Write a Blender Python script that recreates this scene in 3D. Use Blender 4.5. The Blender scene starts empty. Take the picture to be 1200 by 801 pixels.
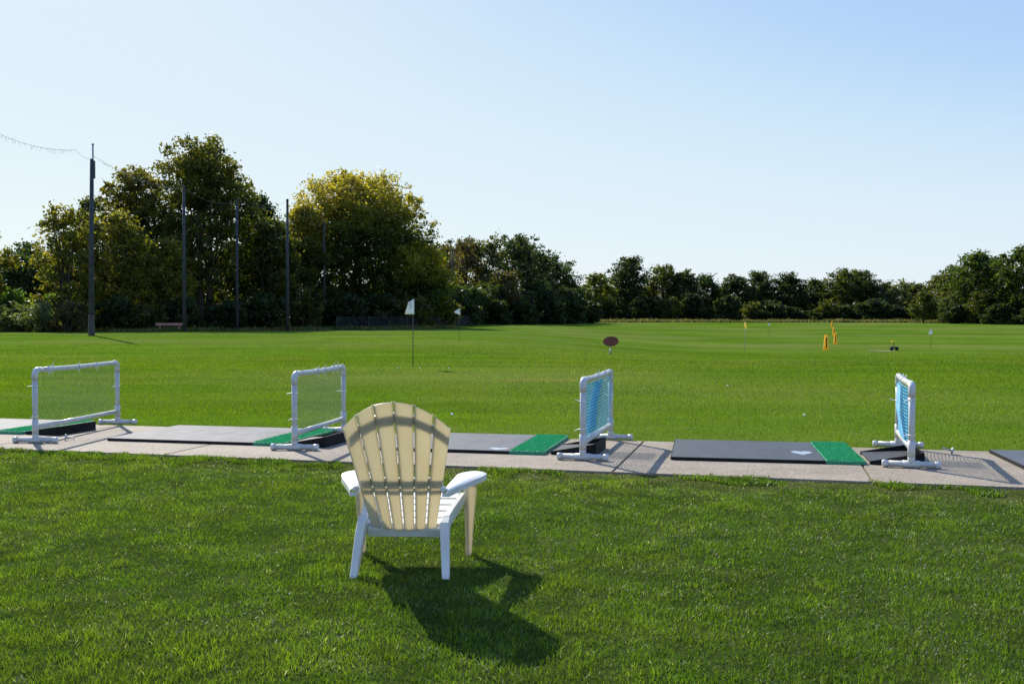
import bpy, bmesh, math, random
import numpy as np
from mathutils import Vector, Matrix
R = math.radians
sc = bpy.context.scene
col = sc.collection

# ------------------------------------------------------------------ camera
cam = bpy.data.cameras.new('camera')
camo = bpy.data.objects.new('camera', cam); col.objects.link(camo)
camo.location = (0, 0, 1.36)
camo.rotation_euler = (R(90 - 1.22), 0, 0)
cam.sensor_width = 36; cam.lens = 35.0
cam.clip_start = .1; cam.clip_end = 3000
sc.camera = camo

# ------------------------------------------------------------------ light
SUN_AZ = math.atan2(-0.56, 1.0)          # towards the sun, left of straight ahead
SUN_EL = R(36)
world = bpy.data.worlds.new('World'); sc.world = world; world.use_nodes = True
wn = world.node_tree.nodes; wl = world.node_tree.links
bg = wn['Background']
sky = wn.new('ShaderNodeTexSky'); sky.sky_type = 'NISHITA'; sky.sun_disc = False
sky.sun_elevation = SUN_EL; sky.sun_rotation = SUN_AZ
sky.air_density = 1.0; sky.dust_density = 0.35; sky.ozone_density = 2.2; sky.altitude = 100
sep = wn.new('ShaderNodeSeparateColor'); cmb = wn.new('ShaderNodeCombineColor'); wl.new(sky.outputs[0], sep.inputs[0])
for ch, (pw, mu) in enumerate(((.55, 1.66), (.42, 2.27), (.05, 5.35))):     # per-channel power and curve even out the sky
    a_ = wn.new('ShaderNodeMath'); a_.operation = 'POWER'; a_.inputs[1].default_value = pw
    b_ = wn.new('ShaderNodeMath'); b_.operation = 'MULTIPLY'; b_.inputs[1].default_value = mu
    wl.new(sep.outputs[ch], a_.inputs[0]); wl.new(a_.outputs[0], b_.inputs[0])
    if ch < 2:
        c_ = wn.new('ShaderNodeMath'); c_.operation = 'MULTIPLY'; c_.inputs[1].default_value = .161; wl.new(b_.outputs[0], c_.inputs[0])
        f_ = wn.new('ShaderNodeFloatCurve'); cv = f_.mapping.curves[0]
        P_ = [(.3, .28), (.44, .44), (.53, .61), (.63, .72), (.70, .755)] if ch == 0 else [(.5, .48), (.65, .65), (.72, .775), (.80, .855), (.86, .88)]
        cv.points[1].location = (1, .88 if ch == 0 else .955)
        for q_ in P_: cv.points.new(*q_)
        f_.mapping.update()
        d_ = wn.new('ShaderNodeMath'); d_.operation = 'DIVIDE'; d_.inputs[1].default_value = .161
        wl.new(c_.outputs[0], f_.inputs['Value']); wl.new(f_.outputs[0], d_.inputs[0]); b_ = d_
    wl.new(b_.outputs[0], cmb.inputs[ch])
wl.new(cmb.outputs[0], bg.inputs[0]); bg.inputs[1].default_value = 0.105
sun = bpy.data.lights.new('sun', 'SUN'); sun.energy = 4.2; sun.angle = R(.5); sun.color = (1.0, .95, .86)
suno = bpy.data.objects.new('sun', sun); col.objects.link(suno)
sdir = Vector((math.sin(SUN_AZ) * math.cos(SUN_EL), math.cos(SUN_AZ) * math.cos(SUN_EL), math.sin(SUN_EL)))
suno.rotation_euler = (-sdir).to_track_quat('-Z', 'Y').to_euler()
sc.view_settings.view_transform = 'Standard'; sc.view_settings.look = 'None'
sc.view_settings.gamma = 1; sc.view_settings.exposure = 0.62
sc.view_settings.use_curve_mapping = False

# ------------------------------------------------------------------ helpers
def tag(o, label=None, cat=None, group=None, kind=None):
    if label: o['label'] = label
    if cat: o['category'] = cat
    if group: o['group'] = group
    if kind: o['kind'] = kind
    return o

def empty(name, loc, rz=0):
    o = bpy.data.objects.new(name, None); col.objects.link(o)
    o.location = loc; o.rotation_euler = (0, 0, rz); o.empty_display_size = .1
    return o

def obj(name, bm, mat, parent=None, smooth=False):
    me = bpy.data.meshes.new(name)
    bmesh.ops.recalc_face_normals(bm, faces=bm.faces)
    bm.to_mesh(me); bm.free()
    if smooth:
        for p in me.polygons: p.use_smooth = True
    me.materials.append(mat)
    o = bpy.data.objects.new(name, me); col.objects.link(o)
    if parent: o.parent = parent
    return o

def np_mesh(name, verts, polys, sizes, mat, parent=None, tint=None, smooth=False):
    """verts (n,3); polys flat loop indices; sizes loops per face; tint (n,3) stored per vertex"""
    me = bpy.data.meshes.new(name)
    nv = len(verts); nf = len(sizes)
    me.vertices.add(nv); me.vertices.foreach_set('co', np.asarray(verts, np.float32).ravel())
    me.loops.add(len(polys)); me.loops.foreach_set('vertex_index', np.asarray(polys, np.int32))
    me.polygons.add(nf)
    st = np.concatenate([[0], np.cumsum(sizes)[:-1]]).astype(np.int32)
    me.polygons.foreach_set('loop_start', st)
    me.polygons.foreach_set('loop_total', np.asarray(sizes, np.int32))
    if smooth: me.polygons.foreach_set('use_smooth', np.ones(nf, bool))
    me.update(calc_edges=True)
    if tint is not None:
        a = me.color_attributes.new('tint', 'FLOAT_COLOR', 'POINT')
        c = np.ones((nv, 4), np.float32); c[:, :3] = tint
        a.data.foreach_set('color', c.ravel())
    me.materials.append(mat)
    o = bpy.data.objects.new(name, me); col.objects.link(o)
    if parent: o.parent = parent
    return o

def add_box(bm, c, s, rot=None, bev=0):
    r = bmesh.ops.create_cube(bm, size=1)
    vs = r['verts']
    bmesh.ops.scale(bm, vec=s, verts=vs)
    if bev:
        es = list({e for v in vs for e in v.link_edges})
        g = bmesh.ops.bevel(bm, geom=es, offset=bev, segments=2, affect='EDGES')
        vs = g['verts'] if g['verts'] else vs
        vs = list({v for f in g['faces'] for v in f.verts} | set(v for v in vs if v.is_valid))
    if rot: bmesh.ops.rotate(bm, cent=(0, 0, 0), matrix=rot, verts=vs)
    bmesh.ops.translate(bm, vec=c, verts=vs)

def add_tube(bm, pts, rad, seg=10, cap=True):
    pts = [Vector(p) for p in pts]
    if not hasattr(rad, '__len__'): rad = [rad] * len(pts)
    rings = []; up = None
    for i, p in enumerate(pts):
        if i == 0: d = pts[1] - p
        elif i == len(pts) - 1: d = p - pts[i - 1]
        else: d = (pts[i + 1] - p).normalized() + (p - pts[i - 1]).normalized()
        d.normalize()
        if up is None:
            up = Vector((0, 0, 1)) if abs(d.z) < .9 else Vector((1, 0, 0))
        a = d.cross(up).normalized(); b = a.cross(d).normalized(); up = b
        rings.append([bm.verts.new(p + (a * math.cos(2 * math.pi * k / seg) + b * math.sin(2 * math.pi * k / seg)) * rad[i]) for k in range(seg)])
    for i in range(len(rings) - 1):
        for k in range(seg):
            bm.faces.new((rings[i][k], rings[i][(k + 1) % seg], rings[i + 1][(k + 1) % seg], rings[i + 1][k]))
    if cap:
        bm.faces.new(rings[0][::-1]); bm.faces.new(rings[-1])

def add_prism(bm, pts, z0, z1, bev=0):
    """closed outline in xy extruded from z0 to z1"""
    a = [bm.verts.new((x, y, z0)) for x, y in pts]; b = [bm.verts.new((x, y, z1)) for x, y in pts]
    n = len(pts)
    bm.faces.new(a[::-1]); bm.faces.new(b)
    for i in range(n): bm.faces.new((a[i], a[(i + 1) % n], b[(i + 1) % n], b[i]))

def add_sheet(bm, grid, thick):
    """solid from a grid of (front, normal) points: grid[i][j]=Vector ; offset along given vector"""
    A = [[bm.verts.new(p) for p, n in row] for row in grid]
    B = [[bm.verts.new(p + n * thick) for p, n in row] for row in grid]
    ni, nj = len(grid), len(grid[0])
    for i in range(ni - 1):
        for j in range(nj - 1):
            bm.faces.new((A[i][j], A[i + 1][j], A[i + 1][j + 1], A[i][j + 1]))
            bm.faces.new((B[i][j], B[i][j + 1], B[i + 1][j + 1], B[i + 1][j]))
    for i in range(ni - 1):
        bm.faces.new((A[i][0], B[i][0], B[i + 1][0], A[i + 1][0]))
        bm.faces.new((A[i][-1], A[i + 1][-1], B[i + 1][-1], B[i][-1]))
    for j in range(nj - 1):
        bm.faces.new((A[0][j], A[0][j + 1], B[0][j + 1], B[0][j]))
        bm.faces.new((A[-1][j], B[-1][j], B[-1][j + 1], A[-1][j + 1]))

def sm(t):
    t = np.clip(t, 0, 1); return t * t * (3 - 2 * t)

_rs = np.random.RandomState(7)
_T = _rs.rand(256, 256)
def vnoise(x, y, s=1.0, seed=0):
    x = np.asarray(x, float) / s + seed * 17.3; y = np.asarray(y, float) / s + seed * 9.1
    xi = np.floor(x).astype(int); yi = np.floor(y).astype(int)
    fx = x - xi; fy = y - yi; fx = fx * fx * (3 - 2 * fx); fy = fy * fy * (3 - 2 * fy)
    g = lambda a, b: _T[a % 256, b % 256]
    return (g(xi, yi) * (1 - fx) + g(xi + 1, yi) * fx) * (1 - fy) + (g(xi, yi + 1) * (1 - fx) + g(xi + 1, yi + 1) * fx) * fy
def fbm(x, y, s, seed=0, o=3):
    v = 0; a = .5; t = 0
    for k in range(o):
        v = v + a * vnoise(x, y, s / 2 ** k, seed + k); t += a; a *= .55
    return v / t

# tee line frame: u runs along the strip, v across it
UA = R(-14.4); UX, UY = math.cos(UA), math.sin(UA); VX, VY = -UY, UX
def uv(u, v, z=0): return Vector((u * UX + v * VX, u * UY + v * VY, z))
V0, V1 = 8.76, 11.1

def gz(x, y):
    x = np.asarray(x, float); y = np.asarray(y, float)
    L = .45 * sm((y - 30) / 35) + .55 * sm((y - 90) / 80)
    Rr = -.5 * sm((y - 25) / 40) + 1.5 * sm((y - 90) / 130)
    r = sm((x / np.maximum(y, 1) + .05) / .25)
    z = L * (1 - r) + Rr * r
    z = z + .06 * (fbm(x, y, 9, 3) - .5) * sm((y - 14) / 12)
    return z
def gzf(x, y): return float(gz(x, y))

# ------------------------------------------------------------------ materials
def newmat(name):
    m = bpy.data.materials.new(name); m.use_nodes = True
    return m, m.node_tree.nodes, m.node_tree.links, m.node_tree.nodes['Principled BSDF']

def noise_mat(name, c1, c2, scale=8, rough=.6, bump=.2, bscale=60, bdist=.004, detail=5, spec=.5, pos=(.35, .65)):
    m, n, l, p = newmat(name)
    tc = n.new('ShaderNodeTexCoord')
    nz = n.new('ShaderNodeTexNoise'); nz.inputs['Scale'].default_value = scale; nz.inputs['Detail'].default_value = detail
    cr = n.new('ShaderNodeValToRGB'); cr.color_ramp.elements[0].color = (*c1, 1); cr.color_ramp.elements[1].color = (*c2, 1)
    cr.color_ramp.elements[0].position, cr.color_ramp.elements[1].position = pos
    l.new(tc.outputs['Object'], nz.inputs['Vector']); l.new(nz.outputs['Fac'], cr.inputs[0]); l.new(cr.outputs[0], p.inputs['Base Color'])
    p.inputs['Roughness'].default_value = rough; p.inputs['Specular IOR Level'].default_value = spec
    if bump:
        nb = n.new('ShaderNodeTexNoise'); nb.inputs['Scale'].default_value = bscale; nb.inputs['Detail'].default_value = 4
        b = n.new('ShaderNodeBump'); b.inputs['Strength'].default_value = bump; b.inputs['Distance'].default_value = bdist
        l.new(tc.outputs['Object'], nb.inputs['Vector']); l.new(nb.outputs['Fac'], b.inputs['Height']); l.new(b.outputs[0], p.inputs['Normal'])
    return m

def leaf_mat(name, trans=.45, gloss=.25, tcol=(1.25, 1.35, .35), rough=.45, mul=1.0):
    m = bpy.data.materials.new(name); m.use_nodes = True
    n = m.node_tree.nodes; l = m.node_tree.links; n.clear()
    out = n.new('ShaderNodeOutputMaterial')
    at = n.new('ShaderNodeAttribute'); at.attribute_name = 'tint'
    p = n.new('ShaderNodeBsdfPrincipled'); p.inputs['Roughness'].default_value = rough; p.inputs['Specular IOR Level'].default_value = gloss
    t = n.new('ShaderNodeBsdfTranslucent')
    mu = n.new('ShaderNodeMix'); mu.data_type = 'RGBA'; mu.blend_type = 'MULTIPLY'; mu.inputs[0].default_value = 1
    mu.inputs[7].default_value = (*[c * mul for c in tcol], 1)
    l.new(at.outputs['Color'], mu.inputs[6]); l.new(mu.outputs[2], t.inputs['Color'])
    l.new(at.outputs['Color'], p.inputs['Base Color'])
    mx = n.new('ShaderNodeMixShader'); mx.inputs[0].default_value = trans
    l.new(p.outputs[0], mx.inputs[1]); l.new(t.outputs[0], mx.inputs[2]); l.new(mx.outputs[0], out.inputs[0])
    return m

M = {}
M['grass'] = leaf_mat('grass_blades', trans=.5, gloss=.35, tcol=(1.5, 1.6, .5), rough=.42)
M['grass_mown'] = leaf_mat('grass_blades_mown', trans=.5, gloss=.12, tcol=(1.5, 1.6, .5), rough=.6)
M['leaf'] = leaf_mat('tree_leaves', trans=.5, gloss=.3, tcol=(2.2, 2.1, .6), rough=.5)
M['bark'] = noise_mat('bark', (.03, .024, .018), (.09, .07, .05), 6, .9, .6, 25, .03)
M['pole'] = noise_mat('pole_wood', (.025, .03, .035), (.055, .06, .066), 3, .85, .4, 30, .01)
M['concrete'] = None
M['pvc'] = noise_mat('pvc_white', (.46, .455, .42), (.58, .575, .54), 14, .32, .05, 90, .001)
M['pvc_joint'] = noise_mat('pvc_joint', (.52, .515, .48), (.63, .625, .59), 14, .38, .05, 90, .001)
M['rubber'] = noise_mat('black_rubber', (.006, .006, .007), (.014, .014, .015), 12, .7, .3, 140, .002, spec=.2)
M['sand_tie'] = noise_mat('tie_plastic', (.75, .75, .72), (.85, .85, .82), 20, .4, 0)
M['strand_white'] = noise_mat('net_cord_white', (.30, .36, .30), (.42, .46, .38), 20, .8, 0)
M['strand_blue'] = noise_mat('net_cord_blue', (.02, .30, .50), (.06, .42, .62), 12, .6, 0)
M['strand_pale'] = noise_mat('net_cord_pale', (.22, .5, .6), (.4, .62, .7), 12, .6, 0)
M['metal_dark'] = noise_mat('dark_metal', (.02, .02, .02), (.05, .05, .05), 20, .5, 0)
M['metal_grey'] = noise_mat('galvanised', (.28, .30, .32), (.4, .42, .44), 10, .45, 0)
M['net_far'] = noise_mat('net_rope', (.12, .14, .15), (.22, .24, .25), 5, .8, 0)
M['yellow'] = noise_mat('marker_yellow', (.75, .33, .02), (.85, .45, .04), 5, .5, 0)
M['black_paint'] = noise_mat('marker_black', (.03, .022, .012), (.06, .045, .02), 5, .6, 0)
M['rust'] = noise_mat('rust_paint', (.13, .026, .014), (.19, .042, .024), 7, .6, .1, 40, .004)
M['ball'] = noise_mat('ball_white', (.75, .75, .72), (.82, .82, .8), 200, .3, .3, 400, .0006)
M['dirt'] = noise_mat('bare_dirt', (.16, .13, .085), (.30, .26, .20), 4, .95, .5, 30, .01)
M['board'] = noise_mat('reddish_board', (.32, .14, .11), (.48, .24, .19), 3, .8, 0)

def mat_concrete():
    m, n, l, p = newmat('concrete')
    tc = n.new('ShaderNodeTexCoord')
    a = n.new('ShaderNodeTexNoise'); a.inputs['Scale'].default_value = 1.1; a.inputs['Detail'].default_value = 8; a.inputs['Roughness'].default_value = .65
    cr = n.new('ShaderNodeValToRGB'); cr.color_ramp.elements[0].position = .3; cr.color_ramp.elements[1].position = .7
    cr.color_ramp.elements[0].color = (.25, .205, .145, 1); cr.color_ramp.elements[1].color = (.40, .335, .245, 1)
    v = n.new('ShaderNodeTexNoise'); v.inputs['Scale'].default_value = 75; v.inputs['Detail'].default_value = 3
    cr2 = n.new('ShaderNodeValToRGB'); cr2.color_ramp.elements[0].position = .34; cr2.color_ramp.elements[1].position = .62
    cr2.color_ramp.elements[0].color = (.5, .48, .45, 1); cr2.color_ramp.elements[1].color = (1.12, 1.1, 1.08, 1)
    mx = n.new('ShaderNodeMix'); mx.data_type = 'RGBA'; mx.blend_type = 'MULTIPLY'; mx.inputs[0].default_value = 1
    for q in (a, v): l.new(tc.outputs['Object'], q.inputs['Vector'])
    l.new(a.outputs['Fac'], cr.inputs[0]); l.new(v.outputs['Fac'], cr2.inputs[0])
    l.new(cr.outputs[0], mx.inputs[6]); l.new(cr2.outputs[0], mx.inputs[7]); l.new(mx.outputs[2], p.inputs['Base Color'])
    b = n.new('ShaderNodeBump'); b.inputs['Strength'].default_value = .5; b.inputs['Distance'].default_value = .004
    l.new(v.outputs['Fac'], b.inputs['Height']); l.new(b.outputs[0], p.inputs['Normal'])
    p.inputs['Roughness'].default_value = .85
    return m
M['concrete'] = mat_concrete()

def mat_mat(name, c1, c2, rough, spec=.6):
    m, n, l, p = newmat(name)
    tc = n.new('ShaderNodeTexCoord')
    mp = n.new('ShaderNodeMapping'); mp.inputs['Scale'].default_value = (2.2, .9, 1)
    a = n.new('ShaderNodeTexNoise'); a.inputs['Scale'].default_value = 2; a.inputs['Detail'].default_value = 9; a.inputs['Roughness'].default_value = .62
    cr = n.new('ShaderNodeValToRGB'); cr.color_ramp.elements[0].position = .35; cr.color_ramp.elements[1].position = .68
    cr.color_ramp.elements[0].color = (*c1, 1); cr.color_ramp.elements[1].color = (*c2, 1)
    l.new(tc.outputs['Object'], mp.inputs[0]); l.new(mp.outputs[0], a.inputs['Vector']); l.new(a.outputs['Fac'], cr.inputs[0])
    l.new(cr.outputs[0], p.inputs['Base Color'])
    f = n.new('ShaderNodeTexNoise'); f.inputs['Scale'].default_value = 160
    b = n.new('ShaderNodeBump'); b.inputs['Strength'].default_value = .35; b.inputs['Distance'].default_value = .002
    l.new(tc.outputs['Object'], f.inputs['Vector']); l.new(f.outputs['Fac'], b.inputs['Height']); l.new(b.outputs[0], p.inputs['Normal'])
    p.inputs['Roughness'].default_value = rough; p.inputs['Specular IOR Level'].default_value = spec
    return m
M['mat_black'] = mat_mat('mat_black', (.018, .019, .021), (.045, .046, .05), .5)
M['mat_sheen_grey'] = mat_mat('mat_sheen_grey', (.05, .05, .053), (.095, .095, .10), .5)  # black rubber with a moderate sheen painted into its base colour
M['mat_sheen_pale'] = mat_mat('mat_sheen_pale', (.11, .108, .105), (.20, .197, .19), .7, .22)  # same black rubber, stronger glare painted in as a paler base
M['spot'] = noise_mat('worn_spot', (.26, .32, .36), (.36, .42, .46), 30, .6, .2, 150, .002)

def mat_turf():
    m, n, l, p = newmat('turf_green')
    tc = n.new('ShaderNodeTexCoord')
    a = n.new('ShaderNodeTexNoise'); a.inputs['Scale'].default_value = 55; a.inputs['Detail'].default_value = 6; a.inputs['Roughness'].default_value = .75
    cr = n.new('ShaderNodeValToRGB'); cr.color_ramp.elements[0].position = .36; cr.color_ramp.elements[1].position = .66
    cr.color_ramp.elements[0].color = (.014, .16, .065, 1); cr.color_ramp.elements[1].color = (.07, .44, .24, 1)
    l.new(tc.outputs['Object'], a.inputs['Vector']); l.new(a.outputs['Fac'], cr.inputs[0]); l.new(cr.outputs[0], p.inputs['Base Color'])
    b = n.new('ShaderNodeBump'); b.inputs['Strength'].default_value = .9; b.inputs['Distance'].default_value = .01
    l.new(a.outputs['Fac'], b.inputs['Height']); l.new(b.outputs[0], p.inputs['Normal'])
    p.inputs['Roughness'].default_value = .7
    return m
M['turf'] = mat_turf()

def mat_chair():
    m = bpy.data.materials.new('chair_resin'); m.use_nodes = True
    n = m.node_tree.nodes; l = m.node_tree.links; p = n['Principled BSDF']; out = n['Material Output']
    tc = n.new('ShaderNodeTexCoord')
    a = n.new('ShaderNodeTexNoise'); a.inputs['Scale'].default_value = 5; a.inputs['Detail'].default_value = 6
    mp = n.new('ShaderNodeMapping'); mp.inputs['Scale'].default_value = (2.5, 1, .5)
    cr = n.new('ShaderNodeValToRGB'); cr.color_ramp.elements[0].position = .3; cr.color_ramp.elements[1].position = .6
    cr.color_ramp.elements[0].color = (.50, .48, .40, 1); cr.color_ramp.elements[1].color = (.66, .65, .60, 1)
    l.new(tc.outputs['Object'], mp.inputs[0]); l.new(mp.outputs[0], a.inputs['Vector']); l.new(a.outputs['Fac'], cr.inputs[0])
    l.new(cr.outputs[0], p.inputs['Base Color']); p.inputs['Roughness'].default_value = .42
    t = n.new('ShaderNodeBsdfTranslucent'); t.inputs[0].default_value = (.86, .78, .56, 1)
    mx = n.new('ShaderNodeMixShader'); mx.inputs[0].default_value = .5
    l.new(p.outputs[0], mx.inputs[1]); l.new(t.outputs[0], mx.inputs[2]); l.new(mx.outputs[0], out.inputs[0])
    return m
M['resin'] = mat_chair()
M['resin_solid'] = noise_mat('chair_resin_thick', (.66, .65, .58), (.80, .79, .73), 5, .4, .05, 60, .001)

def mat_ground():
    m, n, l, p = newmat('field_grass')
    geo = n.new('ShaderNodeNewGeometry')
    def noise(scale, detail, sx=1, sy=1):
        mp = n.new('ShaderNodeMapping'); mp.inputs['Scale'].default_value = (sx, sy, 1)
        q = n.new('ShaderNodeTexNoise'); q.inputs['Scale'].default_value = scale; q.inputs['Detail'].default_value = detail
        q.inputs['Roughness'].default_value = .6
        l.new(geo.outputs['Position'], mp.inputs[0]); l.new(mp.outputs[0], q.inputs['Vector']); return q
    a = noise(.07, 5, 1, 1.0); b = noise(1.3, 6); c = noise(22, 4)
    cr = n.new('ShaderNodeValToRGB'); e = cr.color_ramp.elements
    e[0].position = .36; e[0].color = (.066, .130, .0085, 1); e[1].position = .62; e[1].color = (.105, .175, .018, 1)
    l.new(a.outputs['Fac'], cr.inputs[0])
    cb = n.new('ShaderNodeValToRGB'); e = cb.color_ramp.elements
    e[0].position = .3; e[0].color = (.78, .80, .8, 1); e[1].position = .7; e[1].color = (1.22, 1.15, 1.2, 1)
    l.new(b.outputs['Fac'], cb.inputs[0])
    cc = n.new('ShaderNodeValToRGB'); e = cc.color_ramp.elements
    e[0].position = .3; e[0].color = (.6, .65, .6, 1); e[1].position = .7; e[1].color = (1.35, 1.3, 1.3, 1)
    l.new(c.outputs['Fac'], cc.inputs[0])
    m1 = n.new('ShaderNodeMix'); m1.data_type = 'RGBA'; m1.blend_type = 'MULTIPLY'; m1.inputs[0].default_value = 1
    m2 = n.new('ShaderNodeMix'); m2.data_type = 'RGBA'; m2.blend_type = 'MULTIPLY'; m2.inputs[0].default_value = 1
    l.new(cr.outputs[0], m1.inputs[6]); l.new(cb.outputs[0], m1.inputs[7])
    l.new(m1.outputs[2], m2.inputs[6]); l.new(cc.outputs[0], m2.inputs[7])
    # tawny late-summer wear further out
    w = noise(.035, 4, 1, 2.2); cw = n.new('ShaderNodeValToRGB'); e = cw.color_ramp.elements
    e[0].position = .46; e[0].color = (0, 0, 0, 1); e[1].position = .66; e[1].color = (.8, .8, .8, 1)
    l.new(w.outputs['Fac'], cw.inputs[0])
    st = noise(.55, 3, .10, 1.0); cs = n.new('ShaderNodeValToRGB'); e = cs.color_ramp.elements
    e[0].position = .35; e[0].color = (.84, .86, .84, 1); e[1].position = .65; e[1].color = (1.16, 1.13, 1.16, 1)
    l.new(st.outputs['Fac'], cs.inputs[0]); m5 = n.new('ShaderNodeMix'); m5.data_type = 'RGBA'; m5.blend_type = 'MULTIPLY'; m5.inputs[0].default_value = 1
    l.new(m2.outputs[2], m5.inputs[6]); l.new(cs.outputs[0], m5.inputs[7]); m2 = m5
    m3 = n.new('ShaderNodeMix'); m3.data_type = 'RGBA'; m3.inputs[7].default_value = (.145, .165, .045, 1)
    l.new(cw.outputs[0], m3.inputs[0]); l.new(m2.outputs[2], m3.inputs[6])
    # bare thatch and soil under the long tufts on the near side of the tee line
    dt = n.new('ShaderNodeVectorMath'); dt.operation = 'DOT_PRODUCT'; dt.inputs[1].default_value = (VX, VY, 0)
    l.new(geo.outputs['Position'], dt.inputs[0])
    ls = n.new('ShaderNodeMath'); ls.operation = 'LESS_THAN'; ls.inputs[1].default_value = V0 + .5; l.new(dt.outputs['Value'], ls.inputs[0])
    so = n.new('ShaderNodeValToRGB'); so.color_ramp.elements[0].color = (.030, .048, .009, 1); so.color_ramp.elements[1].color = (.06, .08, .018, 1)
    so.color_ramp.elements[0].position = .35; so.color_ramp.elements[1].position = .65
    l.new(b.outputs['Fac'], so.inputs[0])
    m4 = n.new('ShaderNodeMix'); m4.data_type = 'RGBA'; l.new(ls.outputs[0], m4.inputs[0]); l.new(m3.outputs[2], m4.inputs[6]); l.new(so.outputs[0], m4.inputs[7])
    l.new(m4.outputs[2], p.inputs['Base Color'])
    p.inputs['Roughness'].default_value = 1; p.inputs['Specular IOR Level'].default_value = 0.0
    bp = n.new('ShaderNodeBump'); bp.inputs['Strength'].default_value = .6; bp.inputs['Distance'].default_value = .03
    l.new(c.outputs['Fac'], bp.inputs['Height']); l.new(bp.outputs[0], p.inputs['Normal'])
    return m
M['ground'] = mat_ground()
M['soil'] = noise_mat('lawn_soil', (.018, .026, .006), (.045, .055, .014), 9, .95, .5, 60, .01)

# ------------------------------------------------------------------ ground
def build_ground():
    ys = np.concatenate([np.linspace(-40, 0, 9), np.linspace(1.5, 40, 60), np.linspace(41, 140, 90), np.linspace(143, 300, 50), np.linspace(320, 1400, 20)])
    xs = np.concatenate([np.linspace(-900, -110, 16), np.linspace(-100, -31, 40), np.linspace(-30, 30, 91), np.linspace(31, 130, 60), np.linspace(140, 900, 16)])
    X, Y = np.meshgrid(xs, ys)
    Z = gz(X, Y) * 1.0
    V = np.stack([X, Y, Z], -1).reshape(-1, 3)
    ny, nx = X.shape
    i = np.arange(ny - 1)[:, None] * nx + np.arange(nx - 1)[None]
    q = np.stack([i, i + 1, i + nx + 1, i + nx], -1).reshape(-1)
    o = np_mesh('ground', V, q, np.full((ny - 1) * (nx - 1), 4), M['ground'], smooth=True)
    tag(o, kind='structure')
build_ground()

def build_strip():
    joints = [-16.9, -14.7, -12.5, -10.3, -8.05, -5.85, -3.6, -1.33, .86, 3.05, 5.3, 7.5, 9.7, 12]
    bm = bmesh.new()
    for a, b in zip(joints[:-1], joints[1:]):
        c = uv((a + b) / 2, (V0 + V1) / 2, -.03)
        add_box(bm, c, (b - a - .014, V1 - V0, .1), Matrix.Rotation(UA, 3, 'Z'), bev=.006)
    o = obj('tee_pavement', bm, M['concrete']); tag(o, kind='structure')
build_strip()
PZ = .02      # top of the concrete

# ------------------------------------------------------------------ lawn blades
def blades(name, pts, h, w, lean, tint, mat, rs, label=None, cat=None):
    n = len(pts)
    az = rs.rand(n) * 2 * np.pi; la = rs.rand(n) * 2 * np.pi
    wx = np.cos(az) * w * .5; wy = np.sin(az) * w * .5
    lx = np.cos(la) * lean * h; ly = np.sin(la) * lean * h
    hz = h * np.sqrt(np.maximum(.1, 1 - lean ** 2))
    x, y, z = pts.T
    V = np.empty((n, 5, 3))
    V[:, 0] = np.stack([x - wx, y - wy, z], 1); V[:, 1] = np.stack([x + wx, y + wy, z], 1)
    V[:, 2] = np.stack([x + wx * .8 + lx * .35, y + wy * .8 + ly * .35, z + hz * .6], 1)
    V[:, 3] = np.stack([x - wx * .8 + lx * .35, y - wy * .8 + ly * .35, z + hz * .6], 1)
    V[:, 4] = np.stack([x + lx, y + ly, z + hz], 1)
    b = np.arange(n)[:, None] * 5
    L = (b + np.array([0, 1, 2, 3, 3, 2, 4])).ravel()
    s = np.tile([4, 3], n)
    T = np.repeat(tint, 5, axis=0)
    o = np_mesh(name, V.reshape(-1, 3), L, s, mat, tint=T)
    return tag(o, label, cat, kind='stuff')

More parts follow.
